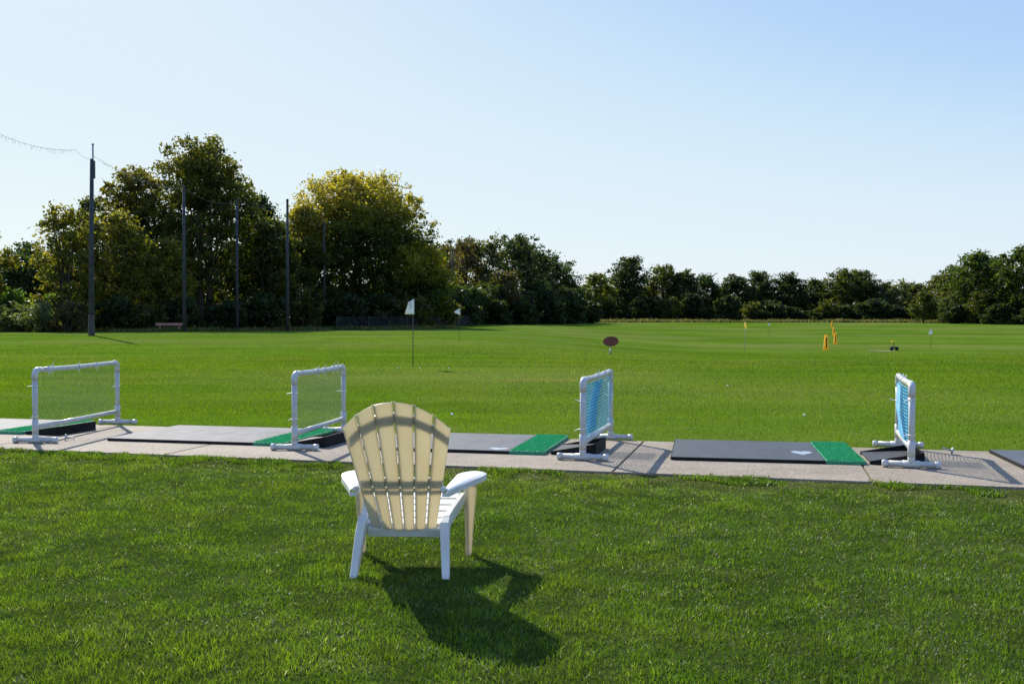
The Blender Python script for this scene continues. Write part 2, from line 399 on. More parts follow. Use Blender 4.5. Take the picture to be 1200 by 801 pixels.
def lawn():
    rs = np.random.RandomState(11)
    # near lawn between the camera and the tee line
    N = 900000
    y = 2.6 + rs.rand(N) * 9.2; x = (rs.rand(N) * 2 - 1) * (1.4 + .60 * y)
    v = x * VX + y * VY
    edge = V0 + .02 + .10 * (vnoise(x, y, .16, 2) - .5) + .08 * (vnoise(x, y, .9, 6) - .5)
    k = (v < edge) & (rs.rand(N) < .38 + 1.3 * (fbm(x, y, .14, 4) - .25))
    x, y, v = x[k], y[k], v[k]; n = len(x)
    cl = fbm(x, y, .16, 5); big = np.clip(.5 + 1.5 * (.6 * fbm(x, y, .42, 8) + .4 * fbm(x, y, 1.6, 9) - .5), 0, 1); fine = vnoise(x, y, .05, 3)
    near_edge = sm((v - (V0 - 1.0 + .5 * (big - .5))) / .7)
    h = (.010 + .040 * cl ** 1.3 + .012 * rs.rand(n)) * (.65 + .4 * big)
    lush = near_edge * (vnoise(x, y, .30, 12) > .56)
    h = h * (1 - .6 * near_edge) + .035 * lush * (vnoise(x, y, .1, 13) > .35)
    w = .0026 + .0022 * rs.rand(n) + .008 * lush * rs.rand(n)
    lean = np.clip(.25 + .6 * rs.rand(n), 0, .93)
    g = np.array([.076, .138, .012]); yg = np.array([.130, .182, .018]); dk = np.array([.036, .074, .012]); st = np.array([.34, .35, .24])  # st: straw tone, paled to paint in specular glints as well
    f1 = np.clip(big * 1.3 - .2 + .35 * (rs.rand(n) - .5), 0, 1)[:, None]
    t = g * (1 - f1) + yg * f1
    f2 = (np.clip((.55 - cl) * 3.2, 0, 1) * .75)[:, None]; t = t * (1 - f2) + dk * f2
    dry = (rs.rand(n) < (.035 + .75 * near_edge * (1 - lush) * (.35 + .9 * vnoise(x, y, .5, 51)) + .14 * (fbm(x, y, .26, 21) > .57)))
    lean[dry] = np.clip(lean[dry] + .35, 0, .97)
    t[dry] = np.where((near_edge[dry] * rs.rand(dry.sum()) > .25)[:, None], np.array([.20, .165, .09]), st) * (.6 + .6 * rs.rand(dry.sum()))[:, None]
    t = t * ((.55 + .9 * rs.rand(n)) * (.78 + .46 * vnoise(x, y, .17, 41)))[:, None]
    z = gz(x, y)
    blades('lawn_grass', np.stack([x, y, z], 1), h, w, lean, t, M['grass'], rs, 'green tufted lawn grass in the foreground around the chair', 'grass')
    # mown range beyond the tee line, coarser with distance
    N = 520000
    q = rs.rand(N); y = 9.5 * (62 / 9.5) ** q; x = (rs.rand(N) * 2 - 1) * (1.5 + .60 * y)
    v = x * VX + y * VY
    k = v > V1 - .02 + .03 * (vnoise(x, y, .13, 2) - .5)
    k = k & (rs.rand(N) < 1 - .8 * sm((y - 32) / 30)); x, y = x[k], y[k]; n = len(x)
    s = np.clip(y / 14, .8, 2.2)
    big = fbm(x, y, 3.2, 8); cl = fbm(x, y, .35, 5)
    green = np.exp(-(((x + .8) / 5.5) ** 2 + ((y - 25.5) / 4.2) ** 2))
    h = (.016 + .02 * cl + .010 * rs.rand(n)) * s ** .6 * (1 - .45 * green)
    w = (.0046 + .003 * rs.rand(n)) * s
    lean = .2 + .6 * rs.rand(n)
    a = np.array([.084, .152, .007]); b = np.array([.122, .180, .012]); c = np.array([.06, .115, .009])
    f1 = np.clip((big - .5) * 2.6 + .5 + .3 * (rs.rand(n) - .5), 0, 1)[:, None]
    t = a * (1 - f1) + b * f1
    f2 = (np.clip((.5 - cl) * 2, 0, 1) * .55)[:, None]; t = t * (1 - f2) + c * f2
    pale = np.array([.17, .185, .085]); gg = (green * (.45 + .5 * vnoise(x, y, .6, 31)))[:, None]; t = t * (1 - gg) + pale * gg
    scar = np.exp(-(((x - .7) / 1.6) ** 2 + ((y - 22.6) / .7) ** 2)) > .35 + .4 * rs.rand(n)
    t[scar] = np.array([.2, .17, .09])
    wear = (np.clip((fbm(x, y, 2.2, 61) - .56) * 5, 0, 1) * .55)[:, None]; t = t * (1 - wear) + np.array([.15, .175, .045]) * wear
    dry = rs.rand(n) < .008 + .05 * green
    t[dry] = np.array([.26, .26, .16])
    t = t * (.9 + .2 * rs.rand(n))[:, None] * (1 + .30 * (vnoise(x / 7, y + .12 * x, 1.5, 14) - .5))[:, None]
    blades('range_grass', np.stack([x, y, gz(x, y)], 1), h, w, lean, t, M['grass_mown'], rs, 'short mown bright green grass of the driving range', 'grass')
lawn()

def tall_dry():
    rs = np.random.RandomState(5)
    N = 26000
    x = 12 + rs.rand(N) * 100; d = 214 + 8 * rs.rand(N) - np.maximum(0, x - 60) * .45
    k = vnoise(x, d, 5, 4) * .6 + vnoise(x, d, 1.6, 6) * .6 > .38
    x, d = x[k], d[k]; n = len(x)
    h = .35 + .75 * vnoise(x, d, 3.0, 2) * rs.rand(n) + .3 * (rs.rand(n) < .05)
    t = np.where(rs.rand(n, 1) < .55, np.array([[.17, .145, .085]]), np.array([[.09, .10, .045]])) * (.6 + .7 * rs.rand(n, 1))
    blades('meadow_grass', np.stack([x, d, gz(x, d)], 1), h, .10 + .12 * rs.rand(n), .1 + .4 * rs.rand(n), t, M['grass'], rs,
           'tall dry tan grass along the far edge of the range', 'tall grass')
    N = 30000
    x = -52 + rs.rand(N) * 46; d = 80 + 10 * rs.rand(N) + np.maximum(0, x + 30) * .95
    k = vnoise(x, d, 3, 4) > .35; x, d = x[k], d[k]; n = len(x)
    h = .15 + .5 * vnoise(x, d, 2.0, 2) * rs.rand(n)
    t = np.where(rs.rand(n, 1) < .35, np.array([[.20, .16, .08]]), np.array([[.06, .10, .02]])) * (.6 + .7 * rs.rand(n, 1))
    blades('rough_grass', np.stack([x, d, gz(x, d)], 1), h, .04 + .05 * rs.rand(n), .1 + .5 * rs.rand(n), t, M['grass'], rs,
           'long rough grass and weeds at the foot of the left wood', 'tall grass')
tall_dry()

# ------------------------------------------------------------------ trees
def crown_arrays(rs, h, r, base, nleaf, leaf, nlobe=14, fill=.25, top=None, cols=None, loose=.5, clump=.75, limbs=None, peak=.55):
    """lobes round a central axis, leaf clumps on the lobes, leaves in the clumps"""
    cols = np.array(cols)
    H = h - base
    lob = []
    for i in range(nlobe):
        t = (i + .5) / nlobe; t = t ** .85
        prof = math.sin(min(1, (t * (1 - peak) / max(peak, .01) if t > 1 else 1)) * math.pi / 2)
        z = base + H * (.10 + .80 * t)
        e = math.sqrt(max(.04, 1 - ((t - .42) / .64) ** 2))
        a = i * 2.4 + rs.rand() * .9
        r_ = r; rr = r * (.30 + .16 * rs.rand()) * (.75 + .3 * e)
        rho = max(0, r * e - rr) * (.75 + .35 * rs.rand())
        lob.append((rho * math.cos(a), rho * math.sin(a), z, rr))
    lob.append((r * .08 * rs.randn(), r * .08 * rs.randn(), h - r * .34, r * .34))
    lob = np.array(lob)
    lob[:, 2] = np.minimum(lob[:, 2], h - lob[:, 3] * .95)
    nc = max(12, int(nleaf / 38))
    w = lob[:, 3] ** 2; li = rs.choice(len(lob), nc, p=w / w.sum())
    d = rs.randn(nc, 3); d /= np.linalg.norm(d, axis=1)[:, None]
    rad = lob[li, 3] * np.where(rs.rand(nc) < fill, rs.rand(nc) * .75, .8 + .28 * rs.rand(nc))
    cc = lob[li, :3] + d * rad[:, None] * np.array([1, 1, .92])
    cc[:, 2] = np.maximum(cc[:, 2], base + .05)
    ct = rs.rand(nc)
    ci = rs.choice(nc, nleaf)
    cr = clump * (.45 + .75 * rs.rand(nc))
    p = cc[ci] + rs.randn(nleaf, 3) * (cr[ci] * .5)[:, None] * np.array([1, 1, .7])
    p[:, 2] = np.maximum(p[:, 2], .05)
    nr = rs.randn(nleaf, 3) + np.array([0, 0, .5]); nr /= np.linalg.norm(nr, axis=1)[:, None]
    a = np.cross(nr, rs.randn(nleaf, 3)); a /= np.linalg.norm(a, axis=1)[:, None]; b = np.cross(nr, a)
    s = leaf * (.6 + .8 * rs.rand(nleaf))[:, None]
    V = np.empty((nleaf, 4, 3))
    V[:, 0] = p - a * s * .5; V[:, 1] = p + b * s * .3 - nr * s * .06; V[:, 2] = p + a * s * .5; V[:, 3] = p - b * s * .3 - nr * s * .06
    k = np.clip(ct[ci] * .7 + .3 * rs.rand(nleaf), 0, .999) * (len(cols) - 1)
    k0 = k.astype(int); f = (k - k0)[:, None]
    t = cols[k0] * (1 - f) + cols[np.minimum(k0 + 1, len(cols) - 1)] * f
    if top is not None:     # autumn colour plus sunlit highlight, both painted into the outer top of the crown
        up = sm((p[:, 2] - (base + H * top[1])) / (H * .35)) * (.55 + .45 * ct[ci]); up = up[:, None]
        t = t * (1 - up) + np.array(top[0]) * up
    t = t * (.75 + .5 * rs.rand(nleaf))[:, None]
    return V.reshape(-1, 3), np.repeat(t, 4, axis=0), lob

def limbs_bm(rs, h, base, lob, tr, nl=9, stems=1):
    bm = bmesh.new()
    fork = max(base * .9, h * .22)
    for s in range(stems):
        ox = (s - (stems - 1) / 2) * tr * 2.2
        lean = rs.randn() * .03 * h
        top = Vector((ox + lean, rs.randn() * .02 * h, h * .72))
        pts = [Vector((ox, 0, -.2)), Vector((ox + lean * .15, 0, fork * .5)), Vector((ox + lean * .35, .02 * h * rs.randn(), fork)),
               Vector((ox + lean * .7, .02 * h * rs.randn(), h * .5)), top]
        add_tube(bm, pts, [tr * 1.25, tr, tr * .85, tr * .5, tr * .16], 8)
        ids = rs.permutation(len(lob))[:nl]
        for i in ids:
            L = Vector(lob[i, :3]); z0 = fork * .8 + (L.z - fork * .8) * .45 * rs.rand()
            z0 = min(max(z0, fork * .75), h * .62)
            st = Vector((ox + lean * z0 / h, 0, z0)); 
            mid = st.lerp(L, .5) + Vector((0, 0, -.06 * h * rs.rand()))
            add_tube(bm, [st, mid, L], [tr * .42, tr * .26, tr * .08], 5, cap=False)
            for q in range(2):
                e = L + Vector(rs.randn(3)) * lob[i, 3] * .55
                add_tube(bm, [mid.lerp(L, .4), e], [tr * .14, tr * .05], 4, cap=False)
    return bm

OLIVE = [(.028, .045, .010), (.055, .072, .014), (.11, .11, .022)]
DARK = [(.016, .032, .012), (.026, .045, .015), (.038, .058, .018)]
YELL = [(.050, .070, .012), (.11, .115, .018), (.22, .19, .035)]
DOME = [(.026, .052, .009), (.045, .075, .012), (.11, .125, .018)]
BRWN = [(.06, .055, .025), (.085, .068, .03), (.045, .055, .02)]
BRIT = [(.05, .11, .02), (.08, .15, .025), (.06, .12, .03)]
PALE = [(.07, .10, .045), (.10, .13, .06), (.06, .08, .035)]

def make_tree(name, kind, x, y, h, r, seed, cols, nleaf, leaf, base=.05, fill=.25, nlobe=14, top=None, clump=.75, stems=1, tr=None, label='', cat='tree', group=None):
    rs = np.random.RandomState(seed)
    t = empty(name, (x, y, gzf(x, y)), rs.rand() * 6.28 if name != 'x' else 0)
    V, T, lob = crown_arrays(rs, h, r, base * h, nleaf, leaf, nlobe, fill, top, cols, clump=clump)
    tr = tr or h * .018
    obj('trunk', limbs_bm(rs, h, base * h, lob, tr, stems=stems), M['bark'], t, True)
    np_mesh('crown', V, np.arange(len(V)), np.full(len(V) // 4, 4), M['leaf'], t, T)
    tag(t, label, cat, group)
    return t

WG = 'trees of the left wood behind the net poles'
NEAR = [
 # x, y, h, r, cols, nleaf, leaf, base, fill, nlobe, top, clump, stems, label
 (-46.9, 88, 11.4, 2.6, YELL, 6000, .30, .1, .2, 9, None, .7, 2, 'thin yellowing tree cut off by the left edge of the photo'),
 (-37.8, 84, 10.8, 2.5, YELL, 6500, .30, .12, .08, 11, None, .65, 3, 'slim sparse yellow-green tree just left of the nearest net pole'),
 (-38.3, 90, 11.9, 1.8, OLIVE, 5000, .30, .1, .1, 9, None, .6, 2, 'narrow leafy tree rising right behind the nearest net pole'),
 (-34.5, 88, 10.6, 3.3, YELL, 11000, .30, .08, .12, 13, None, .7, 3, 'yellow-leaved tree with thin stems between the first two net poles'),
 (-37.1, 98, 16.2, 3.7, OLIVE, 17000, .34, .15, .15, 12, ((.13, .12, .02), .5), .75, 2, 'tall loose olive tree leaning against the left side of the tallest tree'),
 (-30.2, 98, 18.9, 5.5, OLIVE, 33000, .34, .12, .12, 24, ((.10, .10, .018), .5), .8, 2, 'tallest dark olive tree with open top behind the second and third poles'),
 (-31.8, 91, 8.4, 3.0, YELL, 13000, .30, .05, .3, 12, None, .7, 3, 'low yellow-olive tree in front of the tallest tree'),
 (-27.1, 106, 14.0, 3.0, DARK, 18000, .34, .05, .4, 14, None, .8, 1, 'very dark narrow tree at the right shoulder of the tallest tree'),
 (-24.2, 100, 11.2, 2.7, OLIVE, 15000, .32, .03, .4, 13, None, .8, 2, 'dark olive tree filling the dip left of the domed tree'),
 (-22.3, 108, 13.9, 3.2, DOME, 18000, .32, .03, .35, 13, ((.25, .215, .04), .45), .8, 1, 'yellow-topped tree forming the left lobe of the domed tree'),
 (-17.9, 116, 17.8, 7.9, DOME, 80000, .34, .03, .35, 30, ((.30, .255, .045), .52), .95, 2, 'broad domed tree with golden yellow top in the middle of the wood'),
 (-10.4, 112, 9.8, 3.7, DOME, 19000, .32, .02, .3, 13, ((.26, .24, .03), .4), .8, 1, 'low yellow-green tree at the right foot of the domed tree'),
 (-52.5, 90, 10.8, 3.5, OLIVE, 7000, .34, .05, .3, 10, None, .8, 1, 'olive tree standing beyond the left edge of the photo'),
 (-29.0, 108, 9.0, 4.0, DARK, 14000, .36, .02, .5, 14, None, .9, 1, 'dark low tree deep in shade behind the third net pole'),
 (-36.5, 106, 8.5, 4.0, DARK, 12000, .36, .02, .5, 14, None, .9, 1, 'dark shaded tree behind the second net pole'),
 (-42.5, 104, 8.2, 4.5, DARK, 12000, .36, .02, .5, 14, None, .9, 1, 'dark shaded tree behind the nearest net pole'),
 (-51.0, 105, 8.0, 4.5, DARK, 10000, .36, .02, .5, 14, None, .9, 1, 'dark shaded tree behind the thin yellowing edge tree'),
]
for i, (x, y, h, r, cols, nl, lf, ba, fi, nb, tp, cp, stn, lab) in enumerate(NEAR):
    make_tree('broadleaf_tree', 0, x, y, h, r * (1.24 if r > 7 else 1.15), 100 + i, cols, nl, lf, ba, fi, nb, tp, cp, stn, None, lab, 'tree', WG)
MID = [
 (-68.6, 140, 11.7, 5.4, DARK, 'dark distant tree seen between the left edge and the sparse yellow tree'),
 (-63.0, 140, 10.4, 5.0, DARK, 'dark distant tree just behind the slim sparse yellow-green tree'),
 (-75.6, 140, 10.8, 5.4, DARK, 'dark distant tree beyond the left edge of the photo'),
 (-10.9, 150, 12.3, 3.6, BRWN, 'brownish tree emerging right behind the domed tree'),
 (-7.6, 158, 13.7, 4.2, BRWN, 'grey-brown twiggy tree beside the farthest net pole'),
 (-3.8, 160, 14.2, 4.4, OLIVE, 'olive tree third from the domed tree in the receding wood'),
 (.4, 165, 15.0, 5.0, DARK, 'tallest dark tree of the receding wood right of the far pole'),
 (4.4, 172, 13.2, 4.8, DARK, 'dark rounded tree on the slope of the receding wood'),
 (8.6, 182, 10.8, 4.4, DARK, 'dark tree next to last at the right end of the left wood'),
 (12.2, 195, 7.2, 3.4, DARK, 'small dark tree ending the left wood at its right tip'),
 (-1.3, 152, 8.4, 3.2, BRWN, 'low rust-brown tree in front of the receding wood'),
 (-5.6, 142, 5.0, 2.9, OLIVE, 'low olive bushy tree behind the second white flag'),
 (-4.3, 150, 6.8, 3.2, OLIVE, 'small olive tree behind the low bushy one'),
 (4.2, 163, 7.2, 3.4, DARK, 'low dark tree along the front of the receding wood'),
 (8.6, 174, 6.2, 3.6, DARK, 'low dark tree near the right tip of the left wood'),
 (-8.4, 172, 15.4, 5.0, DARK, 'dark tree seen above the grey-brown twiggy one'),
 (2.2, 180, 15.6, 5.2, DARK, 'dark tall back-row tree of the receding wood'),
 (7.6, 190, 13.4, 4.8, DARK, 'dark back-row tree sloping down towards the wood tip'),
 (-9.8, 134, 6.6, 3.2, OLIVE, 'small yellow-olive tree right behind the foot of the domed tree'),
]
for i, (x, y, h, r, cols, lab) in enumerate(MID):
    make_tree('woodland_tree', 0, x, y, h, r * 1.15, 200 + i, cols, int(1500 * r), .42, .02, .45, 14, None, .95, 1, None, lab, 'tree', WG)

# far tree line: prototypes then copies that share meshes
FG = 'trees along the far edge of the range'
def proto(seed, h, r, cols, nl, base, fill, top=None, leaf=.5, clump=1.05):
    rs = np.random.RandomState(seed)
    V, T, lob = crown_arrays(rs, h, r, base * h, nl, leaf, 15, fill, top, cols, clump=clump)
    t = bpy.data.objects.new('field_tree', None); 
    tk = obj('trunk', limbs_bm(rs, h, base * h, lob, h * .02), M['bark'], None, True)
    cr = np_mesh('crown', V, np.arange(len(V)), np.full(len(V) // 4, 4), M['leaf'], None, T)
    col.objects.unlink(tk); col.objects.unlink(cr)
    return (t, tk, cr, h, r)
PRO = [proto(300, 12, 4.6, DARK, 7500, .04, .4), proto(301, 12, 4.6, OLIVE, 7500, .03, .4), proto(302, 14, 5.2, DARK, 8000, .22, .18),
       proto(303, 11, 4.5, DARK, 7500, .02, .45), proto(304, 11, 3.8, [(.05, .07, .015), (.08, .10, .02), (.14, .15, .03)], 5500, .05, .3), proto(305, 13, 5.0, OLIVE, 8000, .12, .2, None),
       proto(306, 10, 3.4, PALE, 2600, .1, .1), proto(307, 14, 5.8, [(.03, .055, .012), (.045, .075, .016), (.06, .09, .02)], 11000, .02, .35)]
FAR = [
 (19.9, 236, 11.5, 4.0, 4, 'yellow-green tree at the left end of the far tree line'),
 (28.1, 240, 14.9, 5.4, 2, 'tall dark round-headed tree near the left end of the far line'),
 (36.9, 243, 13.4, 4.6, 5, 'tall ragged tree right of the round-headed one'),
 (41.5, 240, 11.9, 4.4, 0, 'dark tree fourth from the left in the far line'),
 (48.0, 248, 11.4, 4.8, 3, 'dark flat-topped tree fifth from the left in the far line'),
 (54.5, 243, 11.0, 5.0, 0, 'dark tree behind the yellow flag in the far line'),
 (62.1, 250, 12.1, 4.6, 2, 'open-topped dark tree above the small far flag'),
 (68.2, 245, 11.6, 5.0, 0, 'dark full tree right of the open-topped far tree'),
 (76.0, 250, 10.4, 4.8, 3, 'low dark tree left of the yellow markers'),
 (80.5, 242, 12.4, 4.8, 5, 'loose tree directly above the yellow markers'),
 (86.6, 247, 12.2, 4.9, 2, 'dark open tree right of the yellow markers'),
 (93.4, 250, 9.8, 3.8, 3, 'low dark tree left of the thin pale one'),
 (93.6, 240, 9.6, 3.2, 6, 'thin pale see-through tree in the gap of the far line'),
 (99.5, 245, 9.2, 4.2, 1, 'low olive tree right of the thin pale one'),
 (100.7, 233, 10.8, 4.0, 5, 'loose olive tree where the far line meets the right wood'),
 (25.0, 262, 9.3, 5.0, 3, 'dark back-row tree behind the yellow-green far tree'),
 (34.6, 262, 8.8, 5.7, 0, 'dark back-row tree filling the gap after the round-headed tree'),
 (45.0, 262, 8.6, 5.6, 3, 'dark back-row tree behind the fourth far tree'),
 (54.9, 262, 8.2, 5.6, 0, 'dark back-row tree behind the yellow flag'),
 (66.3, 265, 8.3, 5.7, 3, 'dark back-row tree behind the open-topped far tree'),
 (75.0, 264, 8.3, 5.7, 0, 'dark back-row tree left of the yellow markers'),
 (84.1, 262, 8.2, 5.6, 3, 'dark back-row tree right of the yellow markers'),
 (95.5, 262, 7.1, 5.6, 0, 'dark back-row tree behind the thin pale tree'),
 (103.8, 258, 7.4, 4.9, 3, 'dark back-row tree where the far line meets the right wood'),
 (91.4, 205, 11.3, 4.1, 1, 'olive tree opening the taller wood at the right'),
 (90.6, 194, 13.6, 5.3, 7, 'broad green tree second in the right-hand wood'),
 (99.3, 205, 12.9, 4.9, 0, 'dark tree behind the broad green one on the right'),
 (94.8, 184, 14.0, 5.6, 7, 'tall green tree at the right edge of the photo'),
 (104.6, 185, 15.1, 6.3, 7, 'tall green tree just beyond the right edge'),
 (112.3, 190, 14.4, 6.5, 0, 'dark tree further beyond the right edge'),
 (86.8, 196, 5.6, 2.6, 6, 'pale low bushy tree in front of the right-hand wood'),
 (82.6, 200, 6.0, 2.4, 1, 'small olive tree at the left foot of the right-hand wood'),
 (89.4, 188, 6.4, 3.4, 1, 'round olive bushy tree before the broad green tree'),
]
def place_proto(P, name, x, y, h, r, lab, group, rz, cat='tree'):
    t0, tk, cr, ph, pr = P
    t = t0.copy(); t.name = name; col.objects.link(t)
    t.location = (x, y, gzf(x, y)); t.rotation_euler = (0, 0, rz); t.scale = (r / pr, r / pr, h / ph)
    for c in (tk, cr):
        q = c.copy(); q.name = c.name.split('.')[0]; col.objects.link(q); q.parent = t
    tag(t, lab, cat, group)
rnd = random.Random(3)
for (x, y, h, r, k, lab) in FAR:
    place_proto(PRO[k], 'field_tree', x, y, h * 1.04, r * 1.22, lab, FG, rnd.random() * 6.28)

# shrubs
def shrub_proto(seed, cols, nl, leaf, clump=.4):
    rs = np.random.RandomState(seed)
    V, T, lob = crown_arrays(rs, 2.2, 1.9, .02, nl, leaf, 9, .35, None, cols, clump=clump)
    bm = bmesh.new()
    for i in range(7):
        L = Vector(lob[i, :3]); add_tube(bm, [(0, 0, -.1), (L.x * .3, L.y * .3, L.z * .5), L], [.05, .035, .012], 5)
    tk = obj('stem', bm, M['bark'], None, True)
    cr = np_mesh('foliage', V, np.arange(len(V)), np.full(len(V) // 4, 4), M['leaf'], None, T)
    col.objects.unlink(tk); col.objects.unlink(cr)
    return (bpy.data.objects.new('shrub', None), tk, cr, 2.2, 1.9)
SP = [shrub_proto(400, BRIT, 2600, .28), shrub_proto(401, PALE, 3000, .22), shrub_proto(402, OLIVE, 3000, .26), shrub_proto(403, DARK, 3400, .3), shrub_proto(404, BRWN, 2600, .24)]
SH = [
 (-44.5, 88, 3.6, 2.6, 0, 'bright green weedy shrub second from the left photo edge'),
 (-41.3, 90, 3.2, 2.2, 0, 'bright green shrub under the slim sparse tree'),
 (-48.2, 86, 3.0, 2.4, 0, 'bright green shrub at the left edge of the photo'),
 (-37.9, 80, 2.5, 2.0, 1, 'grey-green shrub left of the nearest net pole'),
 (-35.6, 80, 2.4, 1.7, 4, 'brownish shrub close beside the nearest net pole'),
 (-41.0, 82, 2.4, 2.3, 1, 'wide grey-green shrub in front of the bright green ones'),
 (-44.6, 80, 2.0, 2.2, 3, 'dark shrub at the wood edge far left'),
 (-33.2, 84, 2.8, 2.0, 3, 'dark shrub right of the nearest net pole'),
 (-31.0, 85, 2.2, 1.9, 2, 'olive shrub midway between the first two poles'),
 (-29.2, 88, 2.8, 2.2, 3, 'dark shrub left of the second net pole'),
 (-26.3, 92, 2.6, 2.4, 3, 'dark shrub right of the second net pole'),
 (-23.6, 95, 3.4, 2.5, 3, 'dark tall shrub behind the third net pole'),
 (-20.8, 100, 4.0, 2.6, 2, 'olive tall shrub by the fourth net pole'),
 (-17.8, 105, 3.6, 2.9, 3, 'dark shrub under the left half of the domed tree'),
 (-14.0, 107, 3.6, 2.9, 3, 'dark shrub under the middle of the domed tree'),
 (-10.6, 107, 3.2, 2.6, 2, 'olive shrub behind the first white flag'),
 (-7.8, 116, 3.0, 2.5, 2, 'olive shrub right of the domed tree'),
 (-6.4, 130, 3.0, 2.8, 3, 'dark shrub left of the second white flag'),
 (-2.2, 142, 3.4, 2.6, 3, 'dark shrub right of the second white flag'),
 (1.8, 150, 3.4, 2.8, 3, 'dark shrub at the front of the receding wood'),
 (6.2, 160, 3.6, 3.0, 3, 'dark shrub halfway down the receding wood'),
 (10.4, 172, 3.6, 3.0, 3, 'dark shrub near the tip of the left wood'),
 (14.2, 188, 3.8, 3.4, 3, 'dark shrub at the very tip of the left wood'),
]
for (x, y, h, r, k, lab) in SH:
    place_proto(SP[k], 'shrub', x, y, h, r, lab, 'shrubs along the foot of the left wood', rnd.random() * 6.28, 'shrub')
HB = ['below the yellow-green far tree', 'below the round-headed far tree', 'below the tall ragged far tree', 'below the fourth far tree',
      'below the flat-topped far tree', 'left of the yellow flag', 'right of the yellow flag', 'left of the small far flag', 'right of the small far flag',
      'fourth left of the yellow markers', 'third left of the yellow markers', 'second left of the yellow markers', 'just left of the yellow markers',
      'just right of the yellow markers', 'second right of the yellow markers', 'left of the thin pale tree', 'below the thin pale tree', 'right of the thin pale tree',
      'where the far line meets the right wood']
for i, lab in enumerate(HB):
    x = 17 + i * 4.75 + rnd.uniform(-.8, .8); y = 232 + rnd.uniform(-3, 3) - max(0, x - 80) * .2
    place_proto(SP[3 if i % 4 else 2], 'shrub', x, y, 2.6 + rnd.random() * 3.8, 3.0 + rnd.random() * 2.2, ('olive' if i % 4 == 0 else 'dark') + ' hedge shrub ' + lab, 'shrubs under the far tree line', rnd.random() * 6.28, 'shrub')
for x, y, h, r, k, lab in [(84.6, 191, 3.6, 3.0, 3, 'dark shrub at the left foot of the right-hand wood'), (89.0, 183, 3.6, 3.2, 3, 'dark shrub under the broad green right tree'), (93.0, 178, 3.4, 3.4, 3, 'dark shrub at the right edge of the photo'), (98.5, 176, 3.4, 3.4, 3, 'dark shrub just beyond the right edge')]:
    place_proto(SP[k], 'shrub', x, y, h, r, lab, 'shrubs at the foot of the right wood', rnd.random() * 6.28, 'shrub')

def understorey(name, path, h, thick, n, leaf, cols, label, seed):
    rs = np.random.RandomState(seed); path = np.array(path, float)
    seg = np.linalg.norm(np.diff(path, axis=0), axis=1); cum = np.concatenate([[0], np.cumsum(seg)]); s = rs.rand(n) * cum[-1]
    x = np.interp(s, cum, path[:, 0]); y = np.interp(s, cum, path[:, 1]) + thick * (rs.rand(n) - .5)
    top = h * (.6 + .8 * fbm(x, y, 7, seed)); z = gz(x, y) + top * rs.rand(n)
    p = np.stack([x, y, z], 1); nr = rs.randn(n, 3); nr /= np.linalg.norm(nr, axis=1)[:, None]
    a = np.cross(nr, rs.randn(n, 3)); a /= np.linalg.norm(a, axis=1)[:, None]; b = np.cross(nr, a); q = leaf * (.6 + .8 * rs.rand(n))[:, None]
    V = np.stack([p - a * q * .5, p + b * q * .32, p + a * q * .5, p - b * q * .32], 1).reshape(-1, 3)
    T = np.repeat(np.array(cols)[rs.randint(0, len(cols), n)] * (.7 + .6 * rs.rand(n, 1)), 4, axis=0)
    tag(np_mesh(name, V, np.arange(4 * n), np.full(n, 4), M['leaf'], None, T), label, 'undergrowth', kind='stuff')
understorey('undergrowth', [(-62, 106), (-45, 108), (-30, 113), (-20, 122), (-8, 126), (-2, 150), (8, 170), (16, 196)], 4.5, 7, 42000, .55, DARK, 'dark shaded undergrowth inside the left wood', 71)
understorey('distant_wood', [(10, 262), (60, 270), (96, 266), (100, 225), (104, 202), (135, 200)], 5.5, 9, 30000, 1.0, DARK, 'dark distant wood closing the view behind the far tree line', 72)

# ------------------------------------------------------------------ net poles and rope
POLES = [(-26.19, 62, 11.15, .17, 'nearest and tallest net pole with a thin metal mast on top'), (-26.32, 80, 11.75, .16, 'second net pole, in front of the left side of the tallest tree'),
         (-24.83, 90, 11.9, .15, 'third net pole, dark, before the right side of the tallest tree'), (-19.83, 88, 11.7, .16, 'fourth net pole, pale grey, left of the domed tree'),
         (-19.98, 106, 11.5, .13, 'fifth net pole, thin, against the left half of the domed tree'), (-8.76, 146, 11.1, .15, 'farthest net pole, right of the domed tree')]
tops = []
for i, (x, y, h, r, lab) in enumerate(POLES):
    z0 = gzf(x, y); t = empty('net_pole', (x, y, z0))
    bm = bmesh.new(); lean = .12 if i == 0 else .03
    add_tube(bm, [(0, 0, -.3), (lean * .4, 0, h * .5), (lean, 0, h - .2)], [r, r * .85, r * .66], 12)
    obj('pole', bm, M['pole'] , t, True)
    if i == 0:
        bm = bmesh.new(); add_tube(bm, [(lean + .06, 0, h - 1.2), (lean + .07, 0, h + .68)], .055, 8)
        add_tube(bm, [(lean + .07, 0, h + .68), (lean + .07, 0, h + .78)], [.10, .03], 8)
        obj('mast', bm, M['metal_grey'], t, True)
        bm = bmesh.new(); add_box(bm, (lean + .14, 0, h - .85), (.09, .16, 1.1), None, .01); obj('splice_plate', bm, M['metal_dark'], t)
        bm = bmesh.new(); add_tube(bm, [(.0, 0, -.1), (.01, 0, 1.3)], [.20, .185], 10); obj('base_sleeve', bm, M['metal_dark'], t)
    else:
        bm = bmesh.new(); add_tube(bm, [(lean, 0, h - .25), (lean, 0, h - .05)], [r * .75, r * .6], 10); obj('cap', bm, M['metal_dark'], t, True)
    tag(t, lab, 'pole', 'tall poles of the range net')
    tops.append(Vector((x + lean, y, z0 + h)))

